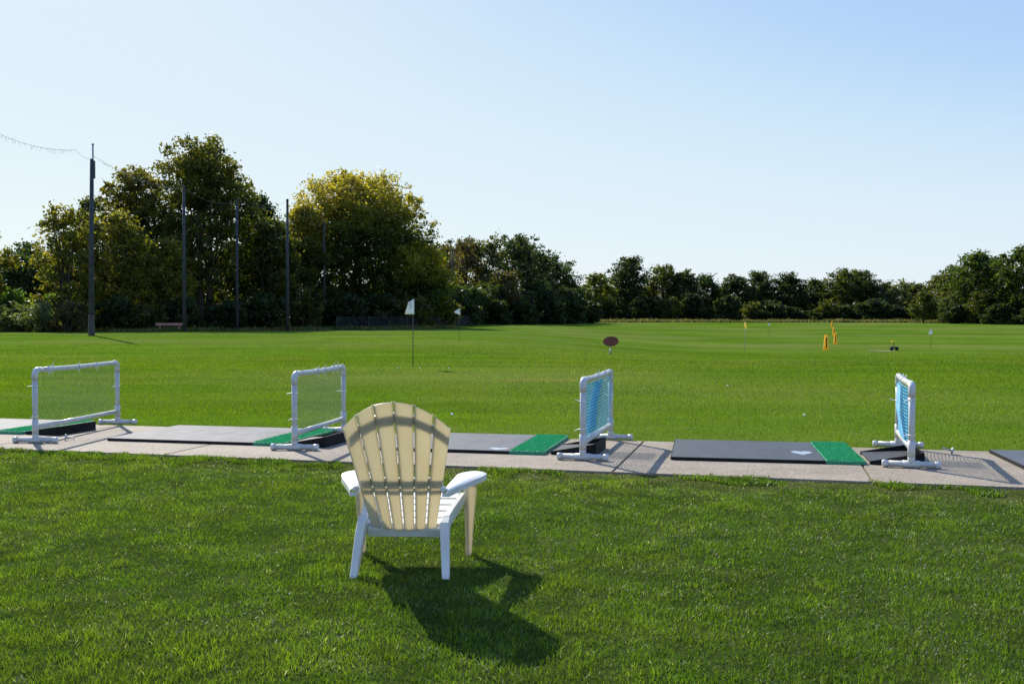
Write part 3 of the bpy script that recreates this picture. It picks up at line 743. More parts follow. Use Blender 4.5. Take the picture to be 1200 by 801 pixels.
def rope(name, a, b, sag, r, label, frayed=True, seed=0, group='sagging net ropes between the poles'):
    rs = random.Random(seed); bm = bmesh.new(); n = 40; pts = []
    for k in range(n + 1):
        s = k / n; p = a.lerp(b, s); p.z -= sag * 4 * s * (1 - s) + .03 * rs.random(); pts.append(p)
    add_tube(bm, pts, r, 4)
    if frayed:
        for k in range(2, n - 1):
            if rs.random() < .9:
                p = pts[k]; 
                for q in range(2):
                    e = p + Vector((rs.uniform(-.18, .18), rs.uniform(-.3, .3), -rs.uniform(.05, .28)))
                    add_tube(bm, [p + Vector((0, 0, 0)), (p + e) / 2 + Vector((0, 0, -.05)), e], r * .55, 3)
    return tag(obj(name, bm, M['net_far']), label, 'rope', group)
tp0 = tops[0] + Vector((0, 0, -.1))
rope('net_rope', Vector((-30.5, 54, 13.16)), tp0 + Vector((-.65, -.8, .35)), .75, .009, 'thin frayed net rope sagging from the left edge to the nearest pole', seed=1)
rope('net_rope', tp0 + Vector((-.65, -.8, .35)), tp0 + Vector((.1, 0, -.05)), .2, .008, 'short loose rope loop just left of the mast', False, 2)
rope('net_rope', tp0 + Vector((.1, 0, .1)), tops[1] + Vector((0, 0, -.2)), .5, .010, 'thin frayed net rope running from the nearest pole to the second pole', seed=3)
rope('net_rope', tops[1] + Vector((0, 0, -.2)), tops[2] + Vector((0, 0, -.2)), .6, .008, 'thin net rope between the second and third poles', False, 4)
rope('net_rope', tops[2] + Vector((0, 0, -.2)), tops[3] + Vector((0, 0, -.2)), .6, .008, 'thin net rope between the third and fourth poles', False, 5)

# low wire fence at the foot of the wood
M['fence_dark'] = noise_mat('fence_wire', (.06, .065, .07), (.10, .11, .12), 5, .7, 0)
def wire_fence():
    t = empty('wire_fence', (-14.6, 101, 0))
    pts = [(-17.5, 99.5), (-14.5, 101), (-11.0, 104.5), (-8.2, 112), (-6.4, 122), (-4.6, 134)]
    P = [Vector((x + 14.6, y - 101, gzf(x, y))) for x, y in pts]
    for p in P:
        bm = bmesh.new(); add_tube(bm, [p, p + Vector((0, 0, 1.35))], .035, 6); obj('post', bm, M['fence_dark'], t)
    V = []; L = []
    bm = bmesh.new()
    for a, b in zip(P[:-1], P[1:]):
        for z in np.linspace(.08, 1.28, 12): 
            add_tube(bm, [a + Vector((0, 0, z)), b + Vector((0, 0, z))], .007, 3, False)
        n = int((b - a).length / .18)
        for k in range(n):
            p = a.lerp(b, k / n); add_tube(bm, [p + Vector((0, 0, .08)), p + Vector((0, 0, 1.28))], .006, 3, False)
    obj('wire_mesh', bm, M['fence_dark'], t)
    tag(t, 'low grey wire fence along the shaded foot of the domed tree', 'fence')
wire_fence()

# ------------------------------------------------------------------ flags, sign, markers in the field
def flag(x, y, h, outline, mat, label, thick=.012, pm='metal_dark', squiggle=None, cw=.0, swing=0):
    z0 = gzf(x, y); t = empty('flagstick', (x, y, z0))
    bm = bmesh.new(); add_tube(bm, [(0, 0, -.05), (0, 0, h)], thick, 8); obj('stick', bm, M[pm], t, True)
    # outline in x,z relative to stick top; cloth folds in y
    bm = bmesh.new()
    A, B, C, D = outline     # top inner, top outer, bottom outer, bottom inner
    G = []
    for i in range(9):
        row = []
        for j in range(9):
            s, q = i / 8, j / 8
            px = (A[0] * (1 - s) + B[0] * s) * (1 - q) + (D[0] * (1 - s) + C[0] * s) * q
            pz = (A[1] * (1 - s) + B[1] * s) * (1 - q) + (D[1] * (1 - s) + C[1] * s) * q
            py = -swing * s + .035 * math.sin(s * 5 + q * 2.3) * (.3 + s) + .02 * math.sin(q * 6)
            row.append((Vector((px, py, h + pz)), Vector((0, 1, 0))))
        G.append(row)
    add_sheet(bm, G, .002)
    f = obj('flag_cloth', bm, mat, t, True)
    if squiggle:
        bm = bmesh.new()
        pts = [Vector((x_, -.052 - swing * min(1, max(0, (.03 - x_) / .16)), h + z_)) for x_, z_ in squiggle]
        add_tube(bm, pts, .009, 5); obj('emblem', bm, M['metal_grey'], f)
    tag(t, label, 'flag')
    return t
def cloth_mat(name, c, tr=.6):
    m = bpy.data.materials.new(name); m.use_nodes = True; n = m.node_tree.nodes; l = m.node_tree.links; p = n['Principled BSDF']
    tcn = n.new('ShaderNodeTexCoord'); w = n.new('ShaderNodeTexNoise'); w.inputs['Scale'].default_value = 9
    cr = n.new('ShaderNodeValToRGB'); cr.color_ramp.elements[0].color = (*[q * .88 for q in c], 1); cr.color_ramp.elements[1].color = (*c, 1)
    l.new(tcn.outputs['Object'], w.inputs['Vector']); l.new(w.outputs['Fac'], cr.inputs[0]); l.new(cr.outputs[0], p.inputs['Base Color'])
    p.inputs['Roughness'].default_value = .7
    t = n.new('ShaderNodeBsdfTranslucent'); t.inputs[0].default_value = (*c, 1); mx = n.new('ShaderNodeMixShader'); mx.inputs[0].default_value = tr
    l.new(p.outputs[0], mx.inputs[1]); l.new(t.outputs[0], mx.inputs[2]); l.new(mx.outputs[0], n['Material Output'].inputs[0]); return m
M['cloth_white'] = cloth_mat('cloth_white', (.88, .88, .88), .2); M['cloth_yellow'] = cloth_mat('cloth_yellow', (.85, .72, .16)); M['cloth_orange'] = cloth_mat('orange_plastic', (.95, .62, .05))
flag(-2.87, 28.86, 2.0, [(.03, -.01), (-.09, -.12), (-.20, -.46), (.04, -.46)], M['cloth_white'], 'white flag with small grey emblem on a thin black stick, nearest flag', .011,
     squiggle=[(-.01, -.14), (-.06, -.13), (-.075, -.18), (-.03, -.21), (-.02, -.26), (-.07, -.30)], swing=.42)
flag(-2.66, 50, 1.72, [(.06, 0), (-.10, -.10), (-.26, -.22), (.06, -.36)], M['cloth_white'], 'smaller white flag with pointed tail before the dark wood', .010)
flag(14.04, 60, 1.75, [(.06, 0), (-.06, -.08), (-.05, -.34), (.12, -.42)], M['cloth_yellow'], 'limp pale yellow flag on a thin stick in mid range', .013, 'metal_grey')
flag(28.4, 110, 1.55, [(.10, 0), (-.12, -.16), (-.16, -.32), (.12, -.30)], M['cloth_white'], 'tiny pale flag farthest away near the meadow edge', .012)
flag(28.61, 68, 1.35, [(.03, 0), (-.03, -.02), (-.17, -.46), (.13, -.42)], M['cloth_white'], 'small white flag hanging down at the right of the range', .011)

def oval_sign():
    x, y = 4.26, 42.9; z0 = gzf(x, y); t = empty('target_sign', (x, y, z0))
    bm = bmesh.new()
    pts = [(math.cos(a) * .335, math.sin(a) * .215) for a in np.linspace(0, 2 * math.pi, 33)[:-1]]
    add_prism(bm, pts, -.012, .012)
    bmesh.ops.rotate(bm, cent=(0, 0, 0), matrix=Matrix.Rotation(R(82), 3, 'X') , verts=bm.verts)
    bmesh.ops.rotate(bm, cent=(0, 0, 0), matrix=Matrix.Rotation(R(-4), 3, 'Y'), verts=bm.verts)
    bmesh.ops.translate(bm, vec=(0, 0, .56), verts=bm.verts); obj('panel', bm, M['rust'], t)
    bm = bmesh.new(); add_tube(bm, [(-.02, .03, -.05), (.025, .03, .6)], .022, 8); obj('post', bm, M['metal_grey'], t, True)
    bm = bmesh.new(); add_tube(bm, [(-.035, .0, .06), (-.02, .0, .24)], [.035, .02], 8); obj('sleeve', bm, M['pvc'], t, True)
    bm = bmesh.new(); add_tube(bm, [(-.03, 0, -.03), (-.03, 0, .05)], .07, 10); obj('foot', bm, M['metal_dark'], t, True)
    tag(t, 'dark red-brown oval sign on a short post in mid range', 'sign')
oval_sign()

def yard_marker(x, y, s, label, wide=1.0):
    t = empty('yard_marker', (x, y, gzf(x, y)))
    bm = bmesh.new(); add_tube(bm, [(0, 0, .0), (0, 0, .05), (0, 0, .14 * s), (0, 0, .9 * s), (0, 0, .96 * s)], [.17 * wide, .18 * wide, .15 * wide, .09 * wide, .04], 14)
    obj('cone_body', bm, M['cloth_orange'], t, True)
    bm = bmesh.new(); add_box(bm, (.0, -.135 * wide, .48 * s), (.085 * wide, .02, .66 * s), Matrix.Rotation(R(-4), 3, 'X')); obj('dark_panel', bm, M['black_paint'], t)
    tag(t, label, 'marker', 'yellow range markers in a row')
yard_marker(19.55, 62, 1.0, 'nearest of the orange-yellow cone markers, with dark centre stripe')
yard_marker(25.98, 80, .95, 'orange-yellow cone marker second nearest, right of the nearest one', .9)
yard_marker(37.15, 115, 1.0, 'orange-yellow cone marker third in the receding row')
yard_marker(51.4, 160, 1.0, 'farthest orange-yellow cone marker near the meadow edge')

def field_stand():
    x, y = 23.85, 62; t = empty('target_stand', (x, y, gzf(x, y)))
    bm = bmesh.new()
    for dx in (-.2, .12): add_tube(bm, [(dx, -.06, .11), (dx, .06, .11)], .11, 12)
    obj('wheels', bm, M['rubber'], t, True)
    bm = bmesh.new(); add_box(bm, (-.04, 0, .2), (.42, .3, .08), None, .01); add_tube(bm, [(-.05, 0, .2), (-.08, 0, .52)], .02, 6); obj('frame', bm, M['metal_dark'], t)
    bm = bmesh.new(); add_box(bm, (-.13, 0, .56), (.2, .16, .08), None, .02); obj('cap', bm, M['cloth_yellow'], t)
    tag(t, 'small dark wheeled stand with pale cap right of the yellow markers', 'stand')
    bm = bmesh.new(); pts = []
    for k in range(22):
        a = k / 22 * 2 * math.pi; r = 1 + .25 * math.sin(3 * a + 1) + .12 * math.sin(7 * a)
        pts.append((22.5 + .75 * r * math.cos(a), 60.5 + 1.0 * r * math.sin(a)))
    c = [bm.verts.new((px, py, gzf(px, py) + .02)) for px, py in pts]; bm.faces.new(c)
    tag(obj('dirt_patch', bm, M['dirt']), kind='structure')
field_stand()

bm = bmesh.new(); add_box(bm, (0, 0, .0), (2.3, .06, .22), None, .01); add_box(bm, (-.8, 0, -.25), (.08, .06, .3)); add_box(bm, (.8, 0, -.25), (.08, .06, .3))
o = obj('low_barrier', bm, M['board']); o.location = (-28.2, 82, gzf(-28.2, 82) + .62)
tag(o, 'low pinkish weathered board under the trees near the second pole', 'board')

# ------------------------------------------------------------------ hitting mats and ball trays
def outline_round(x0, x1, y0, y1, r, corners=(1, 1, 1, 1)):
    pts = []
    for (cx, cy, a0, c) in ((x1, y0, -90, corners[1]), (x1, y1, 0, corners[2]), (x0, y1, 90, corners[3]), (x0, y0, 180, corners[0])):
        rr = r if c else .002
        ox = cx - rr if cx == x1 else cx + rr; oy = cy - rr if cy == y1 else cy + rr
        for k in range(5):
            a = R(a0 + k * 22.5); pts.append((ox + rr * math.cos(a), oy + rr * math.sin(a)))
    return pts
def mat_unit(u1, v0, length, depth, rot, mname, label, spot=None, tname=None):
    """u1 = right end of the turf along the strip"""
    p = uv(u1 - length, v0, PZ); t = empty('hitting_mat', p, UA + rot)
    G = .36
    bm = bmesh.new(); add_prism(bm, outline_round(0, length - G - .003, 0, depth, .03, (1, 0, 0, 1)), .001, .030); obj('rubber_pad', bm, M['rubber'], t)
    bm = bmesh.new(); add_prism(bm, [(.01, .012), (length - G - .012, .012), (length - G - .012, depth - .012), (.01, depth - .012)], .0305, .032)
    obj('pad_surface', bm, M[mname], t)  # separate top sheet takes the sheen-painted tone, leaving the sides darker
    # turf strip: base plus standing fibres
    bm = bmesh.new(); add_prism(bm, outline_round(length - G, length, 0, depth, .03, (0, 1, 1, 0)), .001, .033)
    tf = obj('turf_strip', bm, M['turf'], t)
    rs = np.random.RandomState(int(abs(u1) * 100) + 1); n = 9000
    x = length - G + .01 + rs.rand(n) * (G - .02); y = .01 + rs.rand(n) * (depth - .02)
    az = rs.rand(n) * 6.28; w = .006; hh = .012 + .012 * rs.rand(n)
    V = np.empty((n, 3, 3)); V[:, 0] = np.stack([x - np.cos(az) * w / 2, y - np.sin(az) * w / 2, np.full(n, .031)], 1)
    V[:, 1] = np.stack([x + np.cos(az) * w / 2, y + np.sin(az) * w / 2, np.full(n, .031)], 1)
    V[:, 2] = np.stack([x + rs.randn(n) * .006, y + rs.randn(n) * .006, .031 + hh], 1)
    T = np.repeat(np.array([[.04, .36, .17]]) * (.6 + .9 * rs.rand(n, 1)), 3, axis=0)
    np_mesh('fibres', V.reshape(-1, 3), np.arange(3 * n), np.full(n, 3), M['fibre'], tf, T)
    if spot:
        bm = bmesh.new(); pts = []
        for k in range(40):
            a = k / 40 * 2 * math.pi
            X = 16 * math.sin(a) ** 3; Y = 13 * math.cos(a) - 5 * math.cos(2 * a) - 2 * math.cos(3 * a) - math.cos(4 * a)
            pts.append((spot[0] + spot[2] * X / 32, spot[1] + spot[3] * Y / 30))
        add_prism(bm, pts, .0322, .0330); obj('worn_spot', bm, M['spot'], t)
    tag(t, label, 'golf mat', 'hitting mats along the concrete strip')
M['fibre'] = leaf_mat('turf_fibres', trans=.25, gloss=.3, tcol=(1, 1.2, 1), rough=.5)
mat_unit(-8.50, 9.86, 2.0, 1.35, R(1), 'mat_sheen_pale', 'leftmost black mat painted pale for its sheen with green turf end, cut by the photo edge')
mat_unit(-5.0, 9.62, 2.15, 1.44, R(1), 'mat_sheen_pale', 'black mat, sun glare painted in as pale grey, with green turf end between the two left screens')
mat_unit(-2.15, 9.62, 1.95, 1.46, R(1.5), 'mat_sheen_grey', 'black mat painted grey for its sheen with green turf end behind the white chair', (1.44, .16, .2, .2))
mat_unit(.90, 9.64, 1.80, 1.46, R(3.5), 'mat_black', 'black mat with green turf end between the two blue screens', (1.27, .55, .2, .3))
mat_unit(4.2, 9.70, 1.95, 1.30, R(3), 'mat_sheen_grey', 'rightmost dark grey mat entering at the right edge of the photo')

def tray(u0, v0, w, d, rz, label, h1=.17):
    t = empty('ball_tray', uv(u0, v0, PZ + .002), UA + rz)
    def wall(x0, x1, y0, y1, za, zb):
        bm = bmesh.new()
        b = [(x0, y0, 0), (x1, y0, 0), (x1, y1, 0), (x0, y1, 0)]
        tp = [(x0, y0, za), (x1, y0, zb), (x1, y1, zb), (x0, y1, za)]
        B = [bm.verts.new(q) for q in b]; T_ = [bm.verts.new(q) for q in tp]
        bm.faces.new(B[::-1]); bm.faces.new(T_)
        for i in range(4): bm.faces.new((B[i], B[(i + 1) % 4], T_[(i + 1) % 4], T_[i]))
        return bm
    th = .018
    obj('front_wall', wall(0, w - th - .001, 0, th, .03, h1), M['rubber'], t)
    obj('rear_wall', wall(0, w - th - .001, d - th, d, .03, h1), M['rubber'], t)
    obj('end_wall', wall(w - th, w, 0, d, h1 + .004, h1 + .004), M['rubber'], t)
    bm = bmesh.new(); b = bmesh.ops.create_cube(bm, size=1); bmesh.ops.scale(bm, vec=(w - th - .01, d - 2 * th - .004, .012), verts=bm.verts)
    bmesh.ops.rotate(bm, cent=(0, 0, 0), matrix=Matrix.Rotation(R(-4), 3, 'Y'), verts=bm.verts)
    bmesh.ops.translate(bm, vec=((w - th) / 2, d / 2, .035), verts=bm.verts); obj('floor_panel', bm, M['tray_floor'], t)
    tag(t, label, 'ball tray', 'black ball trays beside the mats')
M['tray_floor'] = noise_mat('tray_floor', (.02, .02, .021), (.04, .04, .043), 10, .6, .2, 80, .002)
tray(-8.47, 9.92, .46, .66, R(0), 'black ball tray behind the leftmost screen', .10)
tray(-4.98, 9.66, .46, .66, R(0), 'black ball tray behind the left white-net screen nearest the chair', .11)
tray(-2.10, 9.74, .46, .62, R(0), 'black ball tray left of the first blue screen', .115)
tray(.93, 9.80, .48, .72, R(2), 'black ball tray left of the rightmost blue screen', .115)

# ------------------------------------------------------------------ PVC divider screens
def screen(na, fa, H, kind, label, group, seed, foot_rot=0):
    """na, fa = near and far post base (x, y) on the concrete"""
    N = Vector((na[0], na[1], 0)); F = Vector((fa[0], fa[1], 0)); d = F - N; Ln = d.length
    t = empty('divider_screen', (N.x, N.y, PZ), math.atan2(d.y, d.x))     # local +x runs from near to far post
    r = .031; rs = random.Random(seed)
    zt = H - r; zb = .17
    bow = .008
    def post(x):
        bm = bmesh.new(); add_tube(bm, [(x, 0, .075), (x, 0, zt - .07)], r * .92, 16); return obj('post', bm, M['pvc'], t, True)
    pa = post(0); pb = post(Ln)
    def elbow(x, s):
        bm = bmesh.new(); pts = [(x, 0, zt - .11)]
        for k in range(7):
            a = R(90 * k / 6); pts.append((x + s * .06 * (1 - math.cos(a)), 0, zt - .06 + .06 * math.sin(a)))
        pts.append((x + s * .13, 0, zt)); add_tube(bm, pts, r * 1.06, 16); return obj('elbow', bm, M['pvc_joint'], t, True)
    elbow(0, 1); elbow(Ln, -1)
    bm = bmesh.new(); add_tube(bm, [(.11 + (Ln - .22) * k / 10, 0, zt - bow * math.sin(math.pi * k / 10)) for k in range(11)], r * .92, 16); obj('top_rail', bm, M['pvc'], t, True)
    bm = bmesh.new(); add_tube(bm, [(.03, 0, zb), (Ln - .03, 0, zb)], r * .88, 16); obj('bottom_rail', bm, M['pvc'], t, True)
    for x in (0, Ln):
        bm = bmesh.new(); add_tube(bm, [(x, 0, zb - .07), (x, 0, zb + .08)], r * 1.08, 16); obj('rail_joint', bm, M['pvc_joint'], t, True)
        bm = bmesh.new(); a = R(foot_rot) - 0
        dirx = Vector((-math.sin(a + R(0)), math.cos(a), 0)); c = Vector((x, 0, r * 1.1))
        add_tube(bm, [c - dirx * .22, c + dirx * .22], r * .92, 16); ft = obj('foot', bm, M['pvc'], t, True)
        bm = bmesh.new(); add_tube(bm, [c - dirx * .075, c + dirx * .075], r * 1.1, 16); add_tube(bm, [c, c + Vector((0, 0, .085))], r * 1.06, 16); obj('tee_joint', bm, M['pvc_joint'], ft, True)
        for s in (-1, 1):
            bm = bmesh.new(); add_tube(bm, [c + dirx * s * .20, c + dirx * s * .245, c + dirx * s * .252], [r * 1.1, r * 1.1, r * .8], 16); obj('end_cap', bm, M['pvc_joint'], ft, True)
    # net: thin crossed ribbons
    x0, x1, z0, z1 = r + .008, Ln - r - .008, zb + r + .004, zt - r - .004 - bow
    V = []; 
    def strand(P, w, off):
        # flat ribbon as a thin 3-sided tube
        for a, b in zip(P[:-1], P[1:]):
            dd = (b - a).normalized(); nx = Vector((0, 1, 0)); sd = dd.cross(nx) * w
            q = [a + sd, a - sd * .5 + nx * w, a - sd * .5 - nx * w, b + sd, b - sd * .5 + nx * w, b - sd * .5 - nx * w]
            V.extend(q)
    def flush(name, mat):
        n = len(V) // 6; b = np.arange(n)[:, None] * 6
        L = (b + np.array([0, 1, 4, 3, 1, 2, 5, 4, 2, 0, 3, 5])).ravel()
        o = np_mesh(name, np.array([tuple(v) for v in V]), L, np.full(n * 3, 4), mat, t); V.clear(); return o
    if kind == 'diag':
        s = .026; W = x1 - x0; Hh = z1 - z0
        k = -Hh
        while k < W:
            for sg in (1, -1):
                # line x = x0+k + tt, z = z0+tt (or mirrored)
                ta = max(0, -k); tb = min(Hh, W - k)
                if tb > ta:
                    pa_ = Vector((x0 + k + ta, .002 * sg, z0 + ta)) if sg > 0 else Vector((x0 + k + ta, .002 * sg, z1 - ta))
                    pb_ = Vector((x0 + k + tb, .002 * sg, z0 + tb)) if sg > 0 else Vector((x0 + k + tb, .002 * sg, z1 - tb))
                    m_ = (pa_ + pb_) / 2 + Vector((0, .012, 0))
                    strand([pa_, m_, pb_], .00055, 0)
            k += s * 1.0
        flush('net', M['strand_white'])
    else:
        nz = 17; PX = 14
        for i in range(nz + 1):
            z = z0 + (z1 - z0) * i / nz
            P = []
            for k in range(PX + 1):
                s = k / PX; edge = i / nz
                P.append(Vector((x0 + (x1 - x0) * s, .02 * math.sin(math.pi * s), z - .040 * math.sin(math.pi * s) * (1 - .75 * edge) + .004 * rs.uniform(-1, 1))))
            strand(P, .0026, 0)
        flush('net', M['strand_pale'])
        nx = int((x1 - x0) / .022)
        for i in range(nx + 1):
            s = i / nx; x = x0 + (x1 - x0) * s; P = []
            for k in range(7):
                q = k / 6; P.append(Vector((x + .012 * math.sin(q * 6 + i * .13) , .02 * math.sin(math.pi * s), z0 + (z1 - z0) * q - .040 * math.sin(math.pi * s) * (1 - .75 * q))))
            strand(P, .0012, 0)
        flush('net_warp', M['strand_blue'])
        # doubled fold of netting hanging askew
        for i in range(46):
            s = .30 + .30 * i / 45; xt = x0 + (x1 - x0) * (s + .22); xb = x0 + (x1 - x0) * (s - .08)
            strand([Vector((xt, .035, z1 - .015)), Vector(((xt + xb) / 2 + .02, .055, (z0 + z1) / 2)), Vector((xb, .03, z0 + .01))], .0022, 0)
        flush('folded_net', M['strand_blue'])
    # zip ties
    ties = []
    bm = bmesh.new()
    for k in range(4 if kind == 'diag' else 2):
        x = .12 + (Ln - .3) * rs.random()
        bmt = bmesh.new(); zc = zt - bow * math.sin(math.pi * x / Ln)
        add_tube(bmt, [Vector((x, math.cos(a) * (r * 1.06), zc + math.sin(a) * (r * 1.06))) for a in np.linspace(0, 6.0, 13)], .004, 5)
        e = Vector((x, -.012, zc + r)); up = rs.uniform(.01, .06)
        add_tube(bmt, [e, e + Vector((rs.uniform(-.05, .05), -.01, up))], [.004, .002], 5)
        add_tube(bmt, [Vector((x, -.01, zc - r)), Vector((x + rs.uniform(-.02, .02), -.015, zc - r - .03))], [.004, .004], 5)
        obj('cable_tie', bmt, M['sand_tie'], t)
    for (x, z) in ((0, .28 + .05 * rs.random()), (0, .55 + .08 * rs.random()), (Ln, .5)):
        bmt = bmesh.new()
        add_tube(bmt, [Vector((x + math.cos(a) * r * 1.04, math.sin(a) * r * 1.04, z)) for a in np.linspace(0, 6.0, 13)], .004, 5)
        q = Vector((x, r * 1.02, z)); add_tube(bmt, [q, q + Vector((rs.uniform(-.02, .02), rs.uniform(.03, .06), rs.uniform(-.02, .02)))], [.005, .003], 5)
        obj('cable_tie', bmt, M['sand_tie'], t)
    bm.free()
    tag(t, label, 'divider', group)
    return t
GW = 'white pipe screens with fine net'; GB = 'white pipe screens with blue net'
screen((-5.23, 10.90), (-5.10, 12.85), .83, 'diag', 'leftmost white pipe screen with a fine see-through net', GW, 1)
screen((-2.25, 10.28), (-2.02, 11.92), .82, 'diag', 'white pipe screen with fine net partly behind the white chair', GW, 2, 3)
screen((.68, 9.54), (1.11, 11.20), .80, 'blue', 'white pipe screen with blue net right of the chair', GB, 3, 0)
screen((3.64, 9.05), (4.08, 10.50), .79, 'blue', 'rightmost white pipe screen with blue net, seen nearly end on', GB, 4, 0)

# rubber tees and loose balls
def rubber_tee(x, y, rz, label, tilt=70):
    t = empty('rubber_tee', (x, y, PZ), rz)
    bm = bmesh.new(); add_tube(bm, [(0, 0, 0), (0, 0, .012), (0, 0, .02)], [.034, .034, .012], 16); add_tube(bm, [(0, 0, .02), (0, 0, .085), (0, 0, .10)], [.009, .008, .016], 10)
    m = Matrix.Rotation(R(tilt), 3, 'Y'); bmesh.ops.rotate(bm, cent=(0, 0, 0), matrix=m, verts=bm.verts)
    zz = min(v.co.z for v in bm.verts); bmesh.ops.translate(bm, vec=(0, 0, -zz + .001), verts=bm.verts)
    obj('tee_body', bm, M['pvc'], t, True); tag(t, label, 'golf tee')
rubber_tee(4.43, 9.98, R(170), 'pale rubber tee lying on the concrete right of the last screen', 75)
rubber_tee(-5.02, 11.15, R(20), 'pale rubber tee lying by the foot of the leftmost screen', 100)
BALLS = [(-3.25, 28.3, 'golf ball left of the nearest flag'), (-2.62, 28.2, 'golf ball at the foot of the nearest flag'), (-1.80, 28.3, 'golf ball right of the nearest flag beyond its shadow'),
         (4.18, 14.2, 'golf ball in the grass beyond the black mat'), (-.86, 14.3, 'golf ball in the grass just right of the chair top'),
         (4.47, 20.6, 'golf ball in mid range left of the rightmost screen')]
for x, y, lab in BALLS:
    bm = bmesh.new(); bmesh.ops.create_uvsphere(bm, u_segments=16, v_segments=10, radius=.0213)
    o = obj('golf_ball', bm, M['ball'], None, True); o.location = (x, y, gzf(x, y) + .012); tag(o, 'white ' + lab, 'golf ball', 'golf balls lying on the range')

# ------------------------------------------------------------------ chair
def chair():
    t = empty('garden_chair', (-.592, 5.215, 0), R(-3))
    zb, zt = .235, .945
    def surf(x, z):                       # back surface (camera side); y grows towards the seat
        s = (z - zb) / (zt - zb)
        y = .135 - .335 * s + .55 * x * x
        return Vector((x, y, z))
    nrm = Vector((0, .90, .43)).normalized()     # towards the front
    def halfw(z):
        s = (z - zb) / (.79 - zb); return .178 + .106 * s
    def ztop(x):
        return .948 - .150 * (abs(x) / .284) ** 2.1
    NS = 6; gap = .009
    for i in range(NS):
        G = []
        for k in range(9):                # across
            f = k / 8
            row = []
            for j in range(17):
                q = j / 16
                # find x on this slat at relative height q; the slat fans out with height
                zz = zb + (.79 - zb) * q
                a = (i / NS * 2 - 1); b = ((i + 1) / NS * 2 - 1)
                zl = zb - .005
                # iterate for top height
                xk = lambda z: (a + (b - a) * f) * halfw(z) + gap / 2 * (1 - 2 * f)
                z1 = .9
                for _ in range(6): z1 = ztop(xk(z1))
                z = zl + (z1 - zl) * q
                p = surf(xk(z), z); p += nrm * (-.003 * (1 - (2 * f - 1) ** 4))
                row.append((p, nrm))
            G.append(row)
        bm = bmesh.new(); add_sheet(bm, G, .0045)
        o = obj('back_slat', bm, M['resin'], t)
        # stiffening flanges along both edges of the slat
        bm = bmesh.new()
        for side in (0, -1):
            g = []
            s_ = 1 if side == 0 else -1
            ga = [(p + nrm * .0047, nrm) for p, n_ in G[side]]
            gb = [(p + nrm * .0047 + Vector((s_ * .003, 0, 0)), nrm) for p, n_ in G[side]]
            add_sheet(bm, [ga, gb], .012)
        obj('slat_rib', bm, M['resin'], o)
    # rails on the sitting side of the back
    def band(name, zfun0, zfun1, thick, xs, off=.0172, mat='resin_solid', wx=None):
        G = []
        for x in xs:
            row = []
            for q in (0, 1):
                z = zfun0(x) if q == 0 else zfun1(x); row.append((surf(x, z) + nrm * off, nrm))
            G.append(row)
        bm = bmesh.new(); add_sheet(bm, G, thick); return obj(name, bm, M[mat], t)
    xs = np.linspace(-.262, .262, 25)
    band('arch_rail', lambda x: ztop(x) - .105 - .01, lambda x: ztop(x) - .066, .012, [x * .985 for x in xs])
    xs2 = np.linspace(-.222, .222, 13)
    band('middle_rail', lambda x: .480, lambda x: .522, .014, xs2)
    band('lower_rail', lambda x: .445, lambda x: .468, .010, xs2)
    bm = bmesh.new(); add_box(bm, (0, .165, .222), (.40, .045, .055), Matrix.Rotation(R(20), 3, 'X'), .006); obj('rear_rail', bm, M['resin_solid'], t)
    # seat slats, dished and rolled at the front
    yy = [.165, .255, .345, .435, .525]; 
    for k, y in enumerate(yy):
        z = .262 + .085 * ((y - .16) / .4)
        bm = bmesh.new(); w = .42 + .09 * (k / 4)
        add_box(bm, (0, y + .038, z), (w, .082, .014), Matrix.Rotation(R(11), 3, 'X'), .004); obj('seat_slat', bm, M['resin_solid'], t)
    bm = bmesh.new(); add_box(bm, (0, .618, .335), (.52, .016, .07), Matrix.Rotation(R(-15), 3, 'X'), .005); obj('seat_apron', bm, M['resin_solid'], t)
    for s in (-1, 1):
        def sweep(P, wx, name, mat, mats_bev=.006):
            # P: list of (x, y, z, half thickness in the yz plane, half width in x)
            bm = bmesh.new(); rings = []
            for i, (x, y, z, hy, hx) in enumerate(P):
                a = Vector(P[max(0, i - 1)][:3]); b = Vector(P[min(len(P) - 1, i + 1)][:3]); d = (b - a); d.x = 0; d.normalize()
                n = Vector((0, -d.z, d.y))
                c = Vector((x, y, z)); rings.append([bm.verts.new(c + n * hy * q + Vector((hx * w_, 0, 0))) for q, w_ in ((-1, -.8), (-1, .8), (-.75, 1), (.75, 1), (1, .8), (1, -.8), (.75, -1), (-.75, -1))])
            for a, b in zip(rings[:-1], rings[1:]):
                for k in range(8): bm.faces.new((a[k], a[(k + 1) % 8], b[(k + 1) % 8], b[k]))
            bm.faces.new(rings[0][::-1]); bm.faces.new(rings[-1])
            return obj(name, bm, M[mat], t)
        # rear leg curving up into the side rail
        sweep([(s * .245, .0, .0, .020, .019), (s * .236, .055, .12, .026, .022), (s * .228, .10, .21, .032, .025), (s * .224, .135, .252, .036, .026), (s * .226, .175, .268, .036, .024)], .02, 'leg', 'resin_solid')
        sweep([(s * .2265, .178, .269, .036, .020), (s * .24, .30, .29, .034, .018), (s * .262, .44, .316, .032, .016), (s * .278, .56, .337, .028, .014)], .02, 'side_rail', 'resin_solid')
        # front leg panel
        G = []
        for q in np.linspace(0, 1, 9):
            z = .462 * q; wi = .017 + .027 * q ** 1.2; cx = s * (.312 + .008 * q); y = .548 + .03 * q
            G.append([(Vector((cx - wi, y, z)), Vector((0, 1, .05))), (Vector((cx, y - .004, z)), Vector((0, 1, .05))), (Vector((cx + wi, y, z)), Vector((0, 1, .05)))])
        bm = bmesh.new(); add_sheet(bm, G, .005); fl = obj('leg', bm, M['resin'], t)
        bm = bmesh.new()
